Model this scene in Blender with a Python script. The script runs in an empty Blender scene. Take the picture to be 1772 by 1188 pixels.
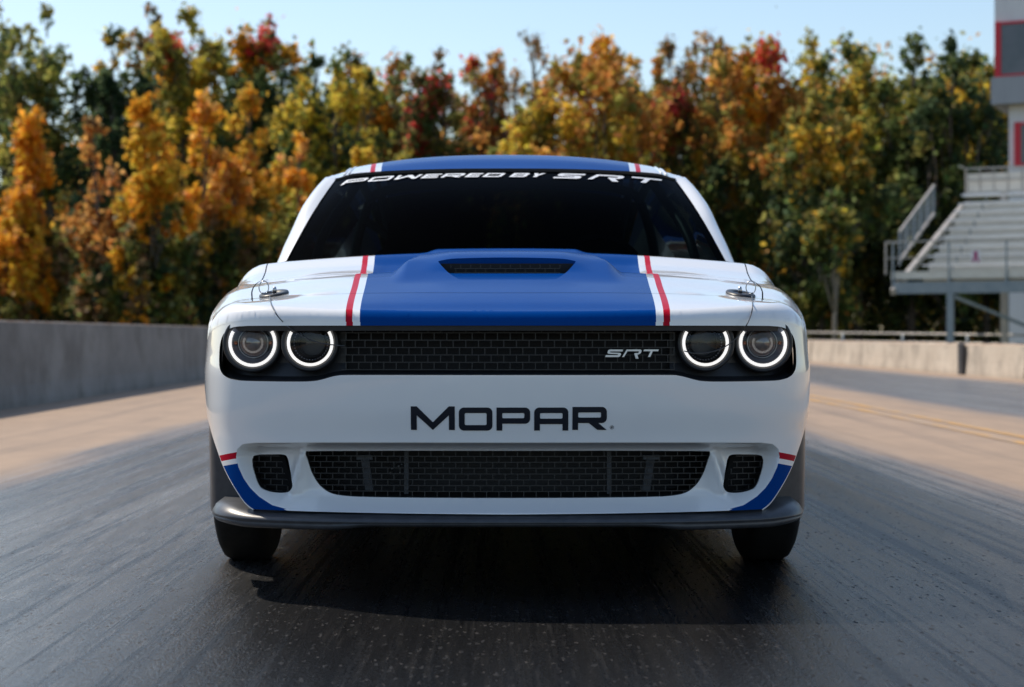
import bpy, math, random
import numpy as np
from mathutils import Vector, Matrix, geometry

random.seed(7)
RNG = np.random.default_rng(11)
SC = bpy.context.scene
COL = SC.collection

# ------------------------------------------------------------------ camera
# metres; the car's nose is at y = 0, it faces -y, the ground is z = 0
CAM_Y, CAM_Z, CAM_X, FPX = -4.6, 0.71, -0.02, 3000.0
PX0, PY0 = 866.0, 580.0
cam = bpy.data.cameras.new('camera')
cam.sensor_width = 36.0
cam.lens = 36.0 * FPX / 1772.0
cam.shift_x = (886.0 - PX0) / 1772.0
cam.shift_y = -(594.0 - PY0) / 1772.0
cam.clip_end = 3000
cam.clip_start = 0.05
cam.dof.use_dof = True
cam.dof.focus_distance = 4.85
cam.dof.aperture_fstop = 3.9
camo = bpy.data.objects.new('camera', cam)
COL.objects.link(camo)
camo.location = (CAM_X, CAM_Y, CAM_Z)
camo.rotation_euler = (math.pi / 2, 0, 0)
SC.camera = camo

# ------------------------------------------------------------------ light
SUN_TO = Vector((-0.655, 0.455, 1.0)).normalized()
world = bpy.data.worlds.new('World')
SC.world = world
world.use_nodes = True
wn = world.node_tree
for n in list(wn.nodes):
    wn.nodes.remove(n)
sky = wn.nodes.new('ShaderNodeTexSky')
sky.sky_type = 'NISHITA'
sky.sun_disc = False
sky.sun_elevation = math.asin(SUN_TO.z)
sky.sun_rotation = math.atan2(SUN_TO.x, SUN_TO.y) % (2 * math.pi)
sky.altitude = 200
sky.air_density = 1.2
sky.dust_density = 0.9
sky.ozone_density = 1.4
bg = wn.nodes.new('ShaderNodeBackground')
bg.inputs[1].default_value = 0.15
wo = wn.nodes.new('ShaderNodeOutputWorld')
wn.links.new(sky.outputs[0], bg.inputs[0])
wn.links.new(bg.outputs[0], wo.inputs[0])
sun = bpy.data.lights.new('sun', 'SUN')
sun.energy = 4.4
sun.angle = math.radians(0.6)
sun.color = (1.0, 0.90, 0.76)
suno = bpy.data.objects.new('sun', sun)
COL.objects.link(suno)
suno.rotation_euler = (-SUN_TO).to_track_quat('-Z', 'Y').to_euler()
suno.location = (-20, 20, 40)
SC.view_settings.view_transform = 'Standard'
SC.view_settings.look = 'None'
SC.view_settings.exposure = 0.12
SC.view_settings.gamma = 1.0
SC.render.engine = 'CYCLES'
SC.cycles.use_denoising = True
SC.cycles.max_bounces = 8
SC.cycles.transparent_max_bounces = 12

# ------------------------------------------------------------------ helpers
def px(x, y, d):
    """photo pixel + distance from the camera along +y -> point"""
    return ((x - PX0) / FPX * d + CAM_X, d + CAM_Y, CAM_Z - (y - PY0) / FPX * d)

def sstep(a, b, x):
    t = np.clip((np.asarray(x, float) - a) / (b - a), 0, 1)
    return t * t * (3 - 2 * t)

def spline(pts, n=400):
    """monotone-ish smooth resample of y(x) control points -> callable"""
    xs = np.array([p[0] for p in pts], float); ys = np.array([p[1] for p in pts], float)
    h = np.diff(xs); dl = np.diff(ys) / h
    m = np.zeros(len(xs)); m[0] = dl[0]; m[-1] = dl[-1]
    for i in range(1, len(xs) - 1):
        if dl[i - 1] * dl[i] <= 0: m[i] = 0
        else:
            w1 = 2 * h[i] + h[i - 1]; w2 = h[i] + 2 * h[i - 1]
            m[i] = (w1 + w2) / (w1 / dl[i - 1] + w2 / dl[i])
    def f(x):
        x = np.asarray(x, float)
        i = np.clip(np.searchsorted(xs, x) - 1, 0, len(xs) - 2)
        t = np.clip((x - xs[i]) / h[i], 0, 1)
        t2, t3 = t * t, t * t * t
        return ((2 * t3 - 3 * t2 + 1) * ys[i] + (t3 - 2 * t2 + t) * h[i] * m[i]
                + (-2 * t3 + 3 * t2) * ys[i + 1] + (t3 - t2) * h[i] * m[i + 1])
    return f

def inside(poly, P):
    """points in polygon (even-odd), vectorised"""
    poly = np.asarray(poly, float); P = np.asarray(P, float)
    x, y = P[:, 0], P[:, 1]
    r = np.zeros(len(P), bool)
    x0, y0 = poly[-1]
    for x1, y1 in poly:
        c = (y1 > y) != (y0 > y)
        if c.any():
            with np.errstate(divide='ignore', invalid='ignore'):
                xi = (x0 - x1) * (y - y1) / (y0 - y1 if y0 != y1 else 1e-12) + x1
            r ^= c & (x < xi)
        x0, y0 = x1, y1
    return r

def polydist(line, P):
    """distance of points to a polyline"""
    line = np.asarray(line, float); P = np.asarray(P, float)
    A = line[:-1]; D = line[1:] - A; L = (D * D).sum(1) + 1e-15
    out = np.empty(len(P)); ch = max(1, 1500000 // len(A))
    for k in range(0, len(P), ch):
        Q = P[k:k + ch]
        rx = Q[:, 0:1] - A[:, 0]; ry = Q[:, 1:2] - A[:, 1]
        t = (rx * D[:, 0] + ry * D[:, 1]) / L
        np.clip(t, 0, 1, out=t)
        rx -= t * D[:, 0]; ry -= t * D[:, 1]
        out[k:k + ch] = np.sqrt((rx * rx + ry * ry).min(1))
    return out

def densify(loop, step, closed=True):
    out = []
    L = list(loop) + ([loop[0]] if closed else [])
    for a, b in zip(L[:-1], L[1:]):
        n = max(1, int(math.ceil(math.dist(a, b) / step)))
        for k in range(n):
            out.append((a[0] + (b[0] - a[0]) * k / n, a[1] + (b[1] - a[1]) * k / n))
    if not closed: out.append(tuple(loop[-1]))
    return out

def smooth_loop(pts, n=8, closed=True):
    """Catmull-Rom through points"""
    P = [np.array(p, float) for p in pts]; N = len(P); out = []
    rng = range(N) if closed else range(N - 1)
    for i in rng:
        if closed: p0, p1, p2, p3 = P[i - 1], P[i], P[(i + 1) % N], P[(i + 2) % N]
        else: p0, p1, p2, p3 = P[max(i - 1, 0)], P[i], P[i + 1], P[min(i + 2, N - 1)]
        for k in range(n):
            t = k / n
            out.append(tuple(.5 * (2 * p1 + (p2 - p0) * t + (2 * p0 - 5 * p1 + 4 * p2 - p3) * t * t + (3 * p1 - p0 - 3 * p2 + p3) * t ** 3)))
    if not closed: out.append(tuple(P[-1]))
    return out

def cdt(loops, step, lines=(), extra=(), origin=(0, 0)):
    """triangulate the even-odd inside of loops with a grid of interior points"""
    pts, edges = [], []
    for lp in loops:
        b = len(pts); pts += [tuple(p) for p in lp]
        n = len(lp); edges += [(b + i, b + (i + 1) % n) for i in range(n)]
    for ln in lines:
        b = len(pts); pts += [tuple(p) for p in ln]
        edges += [(b + i, b + i + 1) for i in range(len(ln) - 1)]
    A = np.array(pts)
    if step:
        sx, sy = (step if isinstance(step, tuple) else (step, step))
        lo, hi = A.min(0), A.max(0)
        gx = np.arange(math.floor((lo[0] - origin[0]) / sx) * sx + origin[0], hi[0] + sx, sx)
        gy = np.arange(math.floor((lo[1] - origin[1]) / sy) * sy + origin[1], hi[1] + sy, sy)
        G = np.array([(x, y) for y in gy for x in gx])
        par = np.zeros(len(G), bool)
        dmin = np.full(len(G), 1e9)
        for lp in loops:
            par ^= inside(lp, G)
            dmin = np.minimum(dmin, polydist(list(lp) + [lp[0]], G))
        for ln in lines: dmin = np.minimum(dmin, polydist(ln, G))
        G = G[par & (dmin > min(sx, sy) * .35)]
        pts += [tuple(g) for g in G]
    pts += [tuple(e) for e in extra]
    v, e, f, *_ = geometry.delaunay_2d_cdt([Vector(p) for p in pts], edges, [], 0, 1e-6)
    V = np.array([(p.x, p.y) for p in v]); F = np.array([tuple(t) for t in f])
    cen = V[F].mean(1)
    par = np.zeros(len(F), bool)
    for lp in loops: par ^= inside(lp, cen)
    F = F[par]; cen = cen[par]
    used = np.unique(F); re = -np.ones(len(V), int); re[used] = np.arange(len(used))
    return V[used], re[F], cen

ROOTS = {}
def mesh(name, V, F, mats, parent=None, midx=None, normals=None, smooth=True, label=None, cat=None, group=None, kind=None):
    me = bpy.data.meshes.new(name)
    me.from_pydata([tuple(map(float, v)) for v in V], [], [tuple(int(i) for i in f) for f in F])
    if not isinstance(mats, (list, tuple)): mats = [mats]
    for m in mats: me.materials.append(m)
    if midx is not None: me.polygons.foreach_set('material_index', np.asarray(midx, np.int32))
    me.polygons.foreach_set('use_smooth', np.full(len(me.polygons), bool(smooth)))
    me.update()
    if normals is not None:
        N = np.asarray(normals, float); N /= (np.linalg.norm(N, axis=1)[:, None] + 1e-12)
        me.normals_split_custom_set_from_vertices([tuple(n) for n in N])
    o = bpy.data.objects.new(name, me)
    COL.objects.link(o)
    if parent is not None: adopt(o, parent)
    tag(o, label, cat, group, kind)
    return o

def adopt(o, parent):
    o.parent = parent
    off = Vector((0, 0, 0)); p = parent
    M = Matrix.Identity(4)
    if parent.name in ROOTS: M = ROOTS[parent.name]
    o.matrix_parent_inverse = M.inverted()

def tag(o, label=None, cat=None, group=None, kind=None):
    if label: o['label'] = label
    if cat: o['category'] = cat
    if group: o['group'] = group
    if kind: o['kind'] = kind

def thing(name, loc, label, cat, group=None):
    o = bpy.data.objects.new(name, None)
    COL.objects.link(o); o.location = loc; o.empty_display_size = .2
    ROOTS[o.name] = Matrix.Translation(Vector(loc))
    tag(o, label, cat, group)
    return o

class MB:
    """collects boxes, bars and tubes for ONE mesh"""
    def __init__(s): s.V, s.F, s.M = [], [], []
    def add(s, V, F, m=0):
        b = len(s.V); s.V += [tuple(v) for v in V]; s.F += [tuple(b + i for i in f) for f in F]; s.M += [m] * len(F)
    def box(s, a, b, m=0, fr=None):
        x0, y0, z0 = a; x1, y1, z1 = b
        V = [(x0, y0, z0), (x1, y0, z0), (x1, y1, z0), (x0, y1, z0), (x0, y0, z1), (x1, y0, z1), (x1, y1, z1), (x0, y1, z1)]
        if fr: V = [fr(v) for v in V]
        s.add(V, [(0, 3, 2, 1), (4, 5, 6, 7), (0, 1, 5, 4), (1, 2, 6, 5), (2, 3, 7, 6), (3, 0, 4, 7)], m)
    def bar(s, a, b, w, h=None, m=0):
        """square bar between points"""
        a, b = Vector(a), Vector(b); h = h or w
        d = (b - a).normalized(); up = Vector((0, 0, 1)) if abs(d.z) < .9 else Vector((0, 1, 0))
        r = d.cross(up).normalized() * w / 2; u = r.cross(d).normalized() * h / 2
        V = [a - r - u, a + r - u, a + r + u, a - r + u, b - r - u, b + r - u, b + r + u, b - r + u]
        s.add(V, [(0, 1, 2, 3), (7, 6, 5, 4), (0, 4, 5, 1), (1, 5, 6, 2), (2, 6, 7, 3), (3, 7, 4, 0)], m)
    def tube(s, pts, rad, seg=8, m=0, cap=True):
        P = [Vector(p) for p in pts]; n = len(P)
        rad = rad if isinstance(rad, (list, tuple)) else [rad] * n
        ref = Vector((0, 0, 1)); V = []
        t0 = (P[1] - P[0]).normalized()
        if abs(t0.dot(ref)) > .9: ref = Vector((1, 0, 0))
        for i in range(n):
            t = (P[min(i + 1, n - 1)] - P[max(i - 1, 0)]).normalized()
            u = (ref - t * ref.dot(t)).normalized(); w = t.cross(u); ref = u
            for k in range(seg):
                a = 2 * math.pi * k / seg
                V.append(P[i] + (u * math.cos(a) + w * math.sin(a)) * rad[i])
        F = [(i * seg + k, i * seg + (k + 1) % seg, (i + 1) * seg + (k + 1) % seg, (i + 1) * seg + k) for i in range(n - 1) for k in range(seg)]
        if cap: F += [tuple(range(seg - 1, -1, -1)), tuple((n - 1) * seg + k for k in range(seg))]
        s.add(V, F, m)
    def lathe(s, prof, origin, axis='y', seg=40, m=0, a0=0, a1=2 * math.pi):
        """prof: (radius, along axis) pairs"""
        full = abs(a1 - a0 - 2 * math.pi) < 1e-6
        ns = seg if full else seg + 1
        V, F = [], []
        for r, t in prof:
            for k in range(ns):
                a = a0 + (a1 - a0) * k / seg
                c, si = r * math.cos(a), r * math.sin(a)
                if axis == 'y': v = (c, t, si)
                elif axis == 'x': v = (t, c, si)
                else: v = (c, si, t)
                V.append((v[0] + origin[0], v[1] + origin[1], v[2] + origin[2]))
        for i in range(len(prof) - 1):
            for k in range(seg):
                k2 = (k + 1) % ns
                F.append((i * ns + k, i * ns + k2, (i + 1) * ns + k2, (i + 1) * ns + k))
        s.add(V, F, m)
    def build(s, name, mats, parent=None, smooth=False, **kw):
        return mesh(name, s.V, s.F, mats, parent, midx=s.M if isinstance(mats, (list, tuple)) else None, smooth=smooth, **kw)

# ------------------------------------------------------------------ materials
def mat(name, col, rough=.5, metal=0., coat=0., spec=.5, ior=1.5, emit=None, estr=0., noise=None, bump=None, coat_rough=.03):
    m = bpy.data.materials.new(name); m.use_nodes = True
    nt = m.node_tree; p = nt.nodes['Principled BSDF']
    p.inputs['Base Color'].default_value = (*col, 1)
    p.inputs['Roughness'].default_value = rough
    p.inputs['Metallic'].default_value = metal
    p.inputs['Coat Weight'].default_value = coat
    p.inputs['Coat Roughness'].default_value = coat_rough
    p.inputs['Specular IOR Level'].default_value = spec
    p.inputs['IOR'].default_value = ior
    if emit:
        p.inputs['Emission Color'].default_value = (*emit, 1); p.inputs['Emission Strength'].default_value = estr
    tc = None
    def coords(scale):
        mp = nt.nodes.new('ShaderNodeMapping'); t = nt.nodes.new('ShaderNodeTexCoord')
        nt.links.new(t.outputs['Object'], mp.inputs[0]); mp.inputs['Scale'].default_value = scale
        return mp.outputs[0]
    if noise:                                   # (scale3, detail, other colour, lo, hi)
        sc, det, c2, lo, hi = noise
        nz = nt.nodes.new('ShaderNodeTexNoise'); nz.inputs['Scale'].default_value = 1; nz.inputs['Detail'].default_value = det
        nz.inputs['Roughness'].default_value = .65
        nt.links.new(coords(sc), nz.inputs['Vector'])
        rp = nt.nodes.new('ShaderNodeValToRGB'); nt.links.new(nz.outputs[0], rp.inputs[0])
        rp.color_ramp.elements[0].position = lo; rp.color_ramp.elements[1].position = hi
        rp.color_ramp.elements[0].color = (*col, 1); rp.color_ramp.elements[1].color = (*c2, 1)
        nt.links.new(rp.outputs[0], p.inputs['Base Color'])
    if bump:                                    # (scale3, strength, distance)
        sc, st, di = bump
        nz = nt.nodes.new('ShaderNodeTexNoise'); nz.inputs['Scale'].default_value = 1; nz.inputs['Detail'].default_value = 6
        nt.links.new(coords(sc), nz.inputs['Vector'])
        bp = nt.nodes.new('ShaderNodeBump'); bp.inputs['Strength'].default_value = st; bp.inputs['Distance'].default_value = di
        nt.links.new(nz.outputs[0], bp.inputs['Height']); nt.links.new(bp.outputs[0], p.inputs['Normal'])
    return m

M_WHITE = mat('white paint', (.80, .80, .79), .28, coat=1, noise=((3, 3, 3), 3, (.77, .77, .77), .35, .7))
M_BLUE = mat('blue vinyl', (.0004, .044, .215), .22, ior=1.09, noise=((4, 4, 4), 3, (.0005, .048, .23), .35, .7))
M_RED = mat('red vinyl', (.42, .006, .022), .3, ior=1.12, noise=((4, 4, 4), 3, (.46, .008, .026), .35, .7))
M_BLACK = mat('black plastic', (.012, .013, .016), .45, noise=((30, 30, 30), 2, (.018, .019, .022), .3, .7))
M_GRILLE = mat('grille black', (.008, .0085, .010), .42, noise=((60, 60, 60), 2, (.013, .0135, .016), .3, .7))
M_DARK = mat('dark cavity', (.004, .004, .005), .8, noise=((10, 10, 10), 2, (.007, .007, .008), .3, .7))
M_SPLIT = mat('grey satin plastic', (.034, .036, .042), .36, noise=((25, 25, 25), 4, (.058, .060, .066), .3, .7), bump=((400, 400, 400), .05, .001))
M_DECAL = mat('navy lettering', (.004, .006, .014), .4, spec=.25, noise=((20, 20, 20), 2, (.005, .008, .018), .3, .7))
M_WDECAL = mat('white lettering', (.75, .76, .77), .4, noise=((20, 20, 20), 2, (.70, .71, .73), .3, .7))
M_CHROME = mat('satin chrome', (.86, .80, .71), .35, metal=.25, noise=((40, 40, 40), 2, (.74, .69, .62), .3, .7))
M_STEEL = mat('steel', (.45, .46, .47), .3, metal=1, noise=((40, 40, 40), 2, (.38, .39, .41), .3, .7))
M_RUBBER = mat('tyre rubber', (.010, .010, .011), .8, spec=.25, noise=((20, 20, 20), 3, (.018, .0175, .017), .3, .7), bump=((60, 60, 60), .2, .003))
M_HALO = mat('halo light', (.9, .9, .9), .4, emit=(1.0, .97, .93), estr=.88)
M_REFLECTOR = mat('lamp reflector', (.34, .36, .41), .16, metal=.45, noise=((30, 30, 30), 2, (.24, .25, .30), .3, .7))
M_INTERIOR = mat('interior black', (.018, .019, .022), .7, noise=((15, 15, 15), 3, (.026, .027, .03), .3, .7))
M_CAGE = mat('cage grey', (.10, .11, .12), .4, noise=((15, 15, 15), 3, (.13, .14, .15), .3, .7))
M_ALLOY = mat('radiator core', (.008, .009, .013), .55, metal=.2, noise=((20, 200, 200), 3, (.016, .018, .024), .3, .7))

def glass_mat(name, tint, refl, rough=.02):
    m = bpy.data.materials.new(name); m.use_nodes = True; nt = m.node_tree
    nt.nodes.clear()
    out = nt.nodes.new('ShaderNodeOutputMaterial'); mx = nt.nodes.new('ShaderNodeMixShader')
    tr = nt.nodes.new('ShaderNodeBsdfTransparent'); gl = nt.nodes.new('ShaderNodeBsdfGlossy')
    fr = nt.nodes.new('ShaderNodeFresnel'); fr.inputs[0].default_value = refl
    tr.inputs[0].default_value = (*tint, 1); gl.inputs[1].default_value = rough
    nt.links.new(fr.outputs[0], mx.inputs[0]); nt.links.new(tr.outputs[0], mx.inputs[1]); nt.links.new(gl.outputs[0], mx.inputs[2])
    nt.links.new(mx.outputs[0], out.inputs[0])
    return m
M_GLASS = glass_mat('windscreen glass', (.075, .105, .11), 1.035)
M_LENS = glass_mat('lamp lens', (.93, .94, .96), 1.45)

# ------------------------------------------------------------------ ground
def track_material():
    m = bpy.data.materials.new('drag strip'); m.use_nodes = True; nt = m.node_tree
    p = nt.nodes['Principled BSDF']; L = nt.links.new
    tc = nt.nodes.new('ShaderNodeTexCoord')
    sep = nt.nodes.new('ShaderNodeSeparateXYZ'); L(tc.outputs['Object'], sep.inputs[0])
    def noise(scale, det=5, rough=.6, dist=0):
        mp = nt.nodes.new('ShaderNodeMapping'); mp.inputs['Scale'].default_value = scale
        L(tc.outputs['Object'], mp.inputs[0])
        n = nt.nodes.new('ShaderNodeTexNoise'); n.inputs['Scale'].default_value = 1; n.inputs['Detail'].default_value = det
        n.inputs['Roughness'].default_value = rough; n.inputs['Distortion'].default_value = dist
        L(mp.outputs[0], n.inputs['Vector']); return n.outputs[0]
    def math_(op, a, b=None, c=None):
        n = nt.nodes.new('ShaderNodeMath'); n.operation = op
        for i, v in enumerate((a, b, c)):
            if v is None: continue
            if isinstance(v, (int, float)): n.inputs[i].default_value = v
            else: L(v, n.inputs[i])
        return n.outputs[0]
    def mrange(v, a, b, c=0, d=1):
        n = nt.nodes.new('ShaderNodeMapRange'); n.interpolation_type = 'SMOOTHSTEP'
        L(v, n.inputs[0]); n.inputs[1].default_value = a; n.inputs[2].default_value = b
        n.inputs[3].default_value = c; n.inputs[4].default_value = d; return n.outputs[0]
    def mix(f, a, b):
        n = nt.nodes.new('ShaderNodeMix'); n.data_type = 'RGBA'
        L(f, n.inputs[0])
        for i, v in ((6, a), (7, b)):
            if isinstance(v, tuple): n.inputs[i].default_value = (*v, 1)
            else: L(v, n.inputs[i])
        return n.outputs[2]
    X = sep.outputs[0]; Y = sep.outputs[1]
    streak = noise((4.2, .13, 1), 8, .72)
    fine = noise((55, 3.0, 1), 6, .8)
    line = noise((14, .10, 1), 4, .75)
    grain = noise((160, 42, 1), 2, .7)
    blot = noise((.5, .12, 1), 4)
    speck = noise((70, 45, 1), 4, .8)
    patch = noise((2.2, 1.1, 1), 6, .7)
    def flake(scale, thr, keep):
        mp = nt.nodes.new('ShaderNodeMapping'); mp.inputs['Scale'].default_value = scale; jn = nt.nodes.new('ShaderNodeTexNoise'); jn.inputs['Scale'].default_value = 60; L(tc.outputs['Object'], jn.inputs['Vector'])
        jm = nt.nodes.new('ShaderNodeVectorMath'); jm.operation = 'MULTIPLY_ADD'; jm.inputs[1].default_value = (.02, .05, 0)
        L(jn.outputs['Color'], jm.inputs[0]); L(tc.outputs['Object'], jm.inputs[2]); L(jm.outputs[0], mp.inputs[0])
        v = nt.nodes.new('ShaderNodeTexVoronoi'); v.inputs['Scale'].default_value = 1; L(mp.outputs[0], v.inputs['Vector'])
        sp = nt.nodes.new('ShaderNodeSeparateColor'); L(v.outputs['Color'], sp.inputs[0])
        return math_('MULTIPLY', math_('LESS_THAN', v.outputs['Distance'], thr), math_('GREATER_THAN', sp.outputs[0], keep))
    pale = math_('MAXIMUM', flake((85, 34, 1), .25, .84), flake((31, 15, 1), .10, .88))
    crumb = flake((62, 19, 1), .28, .82)
    wob = math_('ADD', X, math_('MULTIPLY', math_('SUBTRACT', streak, .5), .9))
    wob = math_('ADD', wob, math_('MULTIPLY', math_('SUBTRACT', blot, .5), .6))
    lane1 = math_('MULTIPLY', mrange(wob, -2.75, -2.15), mrange(wob, 1.95, 2.55, 1, 0))
    lane2 = math_('MULTIPLY', mrange(wob, 4.15, 4.8), mrange(wob, 7.1, 7.9, 1, 0))
    lane = math_('MAXIMUM', lane1, math_('MULTIPLY', lane2, .85))
    concrete = mix(mrange(patch, .3, .75), (.36, .255, .175), (.285, .205, .145))
    concrete = mix(mrange(streak, .48, .70, 0, .55), concrete, (.15, .118, .095))
    core = math_('SUBTRACT', 1, mrange(math_('ABSOLUTE', math_('SUBTRACT', wob, .55)), 1.0, 2.0))  # rubber core of the lane, its colour also darkened for the car's reflection
    rub = mix(mrange(streak, .35, .7), (.085, .088, .092), (.18, .176, .17))  # worn lane edges, lightened further to carry the sky's sheen
    rub = mix(mrange(line, .49, .60, 0, .85), rub, (.028, .0275, .028))
    rub = mix(mrange(fine, .48, .64, 0, .6), rub, (.24, .232, .22))
    rub = mix(math_('MULTIPLY', core, .93), rub, mix(mrange(fine, .50, .74), (.0045, .0047, .0055), (.013, .012, .0118)))
    rub = mix(mrange(speck, .67, .75, 0, .5), rub, (.085, .065, .052))
    rub = mix(math_('MULTIPLY', mrange(patch, .70, .78), .22), rub, (.10, .07, .055))
    rub = mix(math_('MULTIPLY', crumb, .55), rub, (.010, .010, .011))
    rub = mix(math_('MULTIPLY', pale, math_('MULTIPLY', streak, .42)), rub, (.10, .084, .072))
    col = mix(lane, concrete, rub)
    L(col, p.inputs['Base Color'])
    r1 = math_('ADD', math_('MULTIPLY', streak, .28), math_('MULTIPLY', fine, .12))
    r1 = math_('ADD', math_('ADD', r1, math_('MULTIPLY', mrange(line, .42, .64), .14)), -.02)
    r1 = math_('ADD', r1, math_('MULTIPLY', math_('MAXIMUM', pale, crumb), .35))
    r1 = math_('ADD', r1, math_('MULTIPLY', math_('SUBTRACT', grain, .5), .35))
    rl = math_('ADD', math_('MULTIPLY', lane, math_('SUBTRACT', r1, .75)), .75)
    L(rl, p.inputs['Roughness'])
    L(math_('SUBTRACT', .36, math_('MULTIPLY', core, .15)), p.inputs['Specular IOR Level'])
    b1 = nt.nodes.new('ShaderNodeBump'); b1.inputs['Strength'].default_value = .6; b1.inputs['Distance'].default_value = .005
    hh = math_('ADD', math_('ADD', math_('MULTIPLY', grain, .9), math_('MULTIPLY', fine, .9)), math_('MULTIPLY', math_('MAXIMUM', pale, crumb), .5))
    L(hh, b1.inputs['Height']); L(b1.outputs[0], p.inputs['Normal'])
    return m

def sheet(name, x0, x1, y0, y1, z, m, nx=1, ny=1):
    V = [(x0 + (x1 - x0) * i / nx, y0 + (y1 - y0) * j / ny, z) for j in range(ny + 1) for i in range(nx + 1)]
    F = [(j * (nx + 1) + i, j * (nx + 1) + i + 1, (j + 1) * (nx + 1) + i + 1, (j + 1) * (nx + 1) + i) for j in range(ny) for i in range(nx)]
    return mesh(name, V, F, m, smooth=False, kind='structure')

M_GRASS = mat('dry grass', (.075, .085, .03), .9, noise=((.6, .6, .6), 8, (.14, .11, .05), .35, .7), bump=((9, 9, 9), .8, .08))
M_TRACK = track_material()
sheet('ground', -900, 900, -900, 900, -.006, M_GRASS, 8, 8)
sheet('track', -5.2, 8.9, -120, 400, 0, M_TRACK, 2, 10)
M_YEL = mat('worn yellow paint', (.52, .27, .05), .6, noise=((6, 1.5, 6), 6, (.36, .25, .16), .38, .58))
for xx in (3.36, 3.58):
    sheet('lane_line', xx, xx + .10, -60, 300, .004, M_YEL)

# ------------------------------------------------------------------ concrete barriers
def concrete(name, c1, c2):
    m = mat(name, c1, .85, noise=((3.5, .8, 1.1), 9, c2, .3, .72), bump=((12, 12, 12), .35, .012))
    nt = m.node_tree; p = nt.nodes['Principled BSDF']
    src = p.inputs['Base Color'].links[0].from_socket
    tc = nt.nodes.new('ShaderNodeTexCoord'); mp = nt.nodes.new('ShaderNodeMapping'); mp.inputs['Scale'].default_value = (1, 1.5, 1.3)
    nz = nt.nodes.new('ShaderNodeTexNoise'); nz.inputs['Scale'].default_value = 1; nz.inputs['Detail'].default_value = 7; nz.inputs['Roughness'].default_value = .7
    nt.links.new(tc.outputs['Object'], mp.inputs[0]); nt.links.new(mp.outputs[0], nz.inputs['Vector'])
    rp = nt.nodes.new('ShaderNodeValToRGB'); rp.color_ramp.elements[0].position = .47; rp.color_ramp.elements[1].position = .72
    rp.color_ramp.elements[0].color = (0, 0, 0, 1); rp.color_ramp.elements[1].color = (.75, .75, .75, 1)
    nt.links.new(nz.outputs[0], rp.inputs[0])
    mx = nt.nodes.new('ShaderNodeMix'); mx.data_type = 'RGBA'
    nt.links.new(rp.outputs[0], mx.inputs[0]); nt.links.new(src, mx.inputs[6]); mx.inputs[7].default_value = (.10, .088, .075, 1)
    nt.links.new(mx.outputs[2], p.inputs['Base Color'])
    return m
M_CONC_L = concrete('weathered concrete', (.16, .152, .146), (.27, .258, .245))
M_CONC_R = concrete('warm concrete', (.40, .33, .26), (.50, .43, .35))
M_CAP = mat('stained wall top', (.30, .17, .10), .85, noise=((4, 4, 4), 6, (.42, .33, .25), .35, .65))

def barrier(name, xf, side, h, label, y0, y1, seglen, m, jit, cap):
    r = thing(name, (xf, 0, 0), label, 'barrier')
    y = y0; k = 0
    while y < y1:
        b = MB(); w = .22; g = .014
        dx = jit[k % len(jit)]
        prof = [(0, -.02), (0, .06), (.018, .22), (.035, h - .02), (.05, h), (.05 + w, h), (.07 + w, h - .02), (.11 + w, -.02)]
        ya, yb = y + g, y + seglen - g
        n = len(prof); V = []
        for yy in (ya, yb):
            V += [(xf + side * (pp[0] + dx), yy, pp[1]) for pp in prof]
        F = [(i, i + 1, n + i + 1, n + i) for i in range(n - 1)] + [tuple(range(n)), tuple(range(2 * n - 1, n - 1, -1))]
        M = [0] * len(F)
        if cap:
            M[3] = 1; M[4] = 1; M[5] = 1
        b.add(V, F); b.M = M
        b.build('wall_segment', [m, M_CAP], r)
        y += seglen; k += 1
    return r
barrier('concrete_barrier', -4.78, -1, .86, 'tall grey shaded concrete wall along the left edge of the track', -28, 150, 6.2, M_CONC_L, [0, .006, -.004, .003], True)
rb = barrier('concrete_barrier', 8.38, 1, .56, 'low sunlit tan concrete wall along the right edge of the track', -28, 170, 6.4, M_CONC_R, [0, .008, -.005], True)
b = MB(); b.box((8.30, 31.3 - 4.6, 0), (8.368, 31.55 - 4.6, .575)); b.build('joint_plate', M_SPLIT, rb)

# ================================================================== the car
CAR = thing('drag_race_car', (0, 2.5, 0), 'white muscle car with blue and red stripes facing the viewer on the track', 'car')
ctrl = [(0, 0), (.25, .006), (.45, .025), (.6, .055), (.70, .09), (.765, .135), (.81, .20), (.84, .28), (.862, .38),
        (.885, .52), (.91, .70), (.93, .95), (.935, 1.3), (.935, 2.2), (.945, 3.0), (.955, 3.8), (.94, 4.4), (.90, 4.75),
        (.82, 4.93), (.6, 5.0), (0, 5.02)]
HALF = np.array(smooth_loop(ctrl, 16, False))
HS = np.concatenate([[0], np.cumsum(np.linalg.norm(np.diff(HALF, axis=0), axis=1))])
TAN = np.gradient(HALF, HS, axis=0); TAN /= np.linalg.norm(TAN, axis=1)[:, None]
NRM = np.stack([TAN[:, 1], -TAN[:, 0]], 1); NRM[0] = (0, -1); NRM[-1] = (0, 1)
ix = int(np.argmax(HALF[:, 0] >= .93))
def s_of_x(x):
    x = np.asarray(x, float); return np.sign(x) * np.interp(np.abs(x), HALF[:ix, 0], HS[:ix])
def s_of_y(y):
    return np.interp(y, HALF[:, 1], HS)
def y_of_x(x): return np.interp(np.abs(x), HALF[:ix, 0], HALF[:ix, 1])
def plan(s):
    a = np.abs(s); sg = np.where(np.asarray(s) < 0, -1., 1.)
    P = np.stack([np.interp(a, HS, HALF[:, 0]) * sg, np.interp(a, HS, HALF[:, 1])], -1)
    N = np.stack([np.interp(a, HS, NRM[:, 0]) * sg, np.interp(a, HS, NRM[:, 1])], -1)
    return P, N
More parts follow.
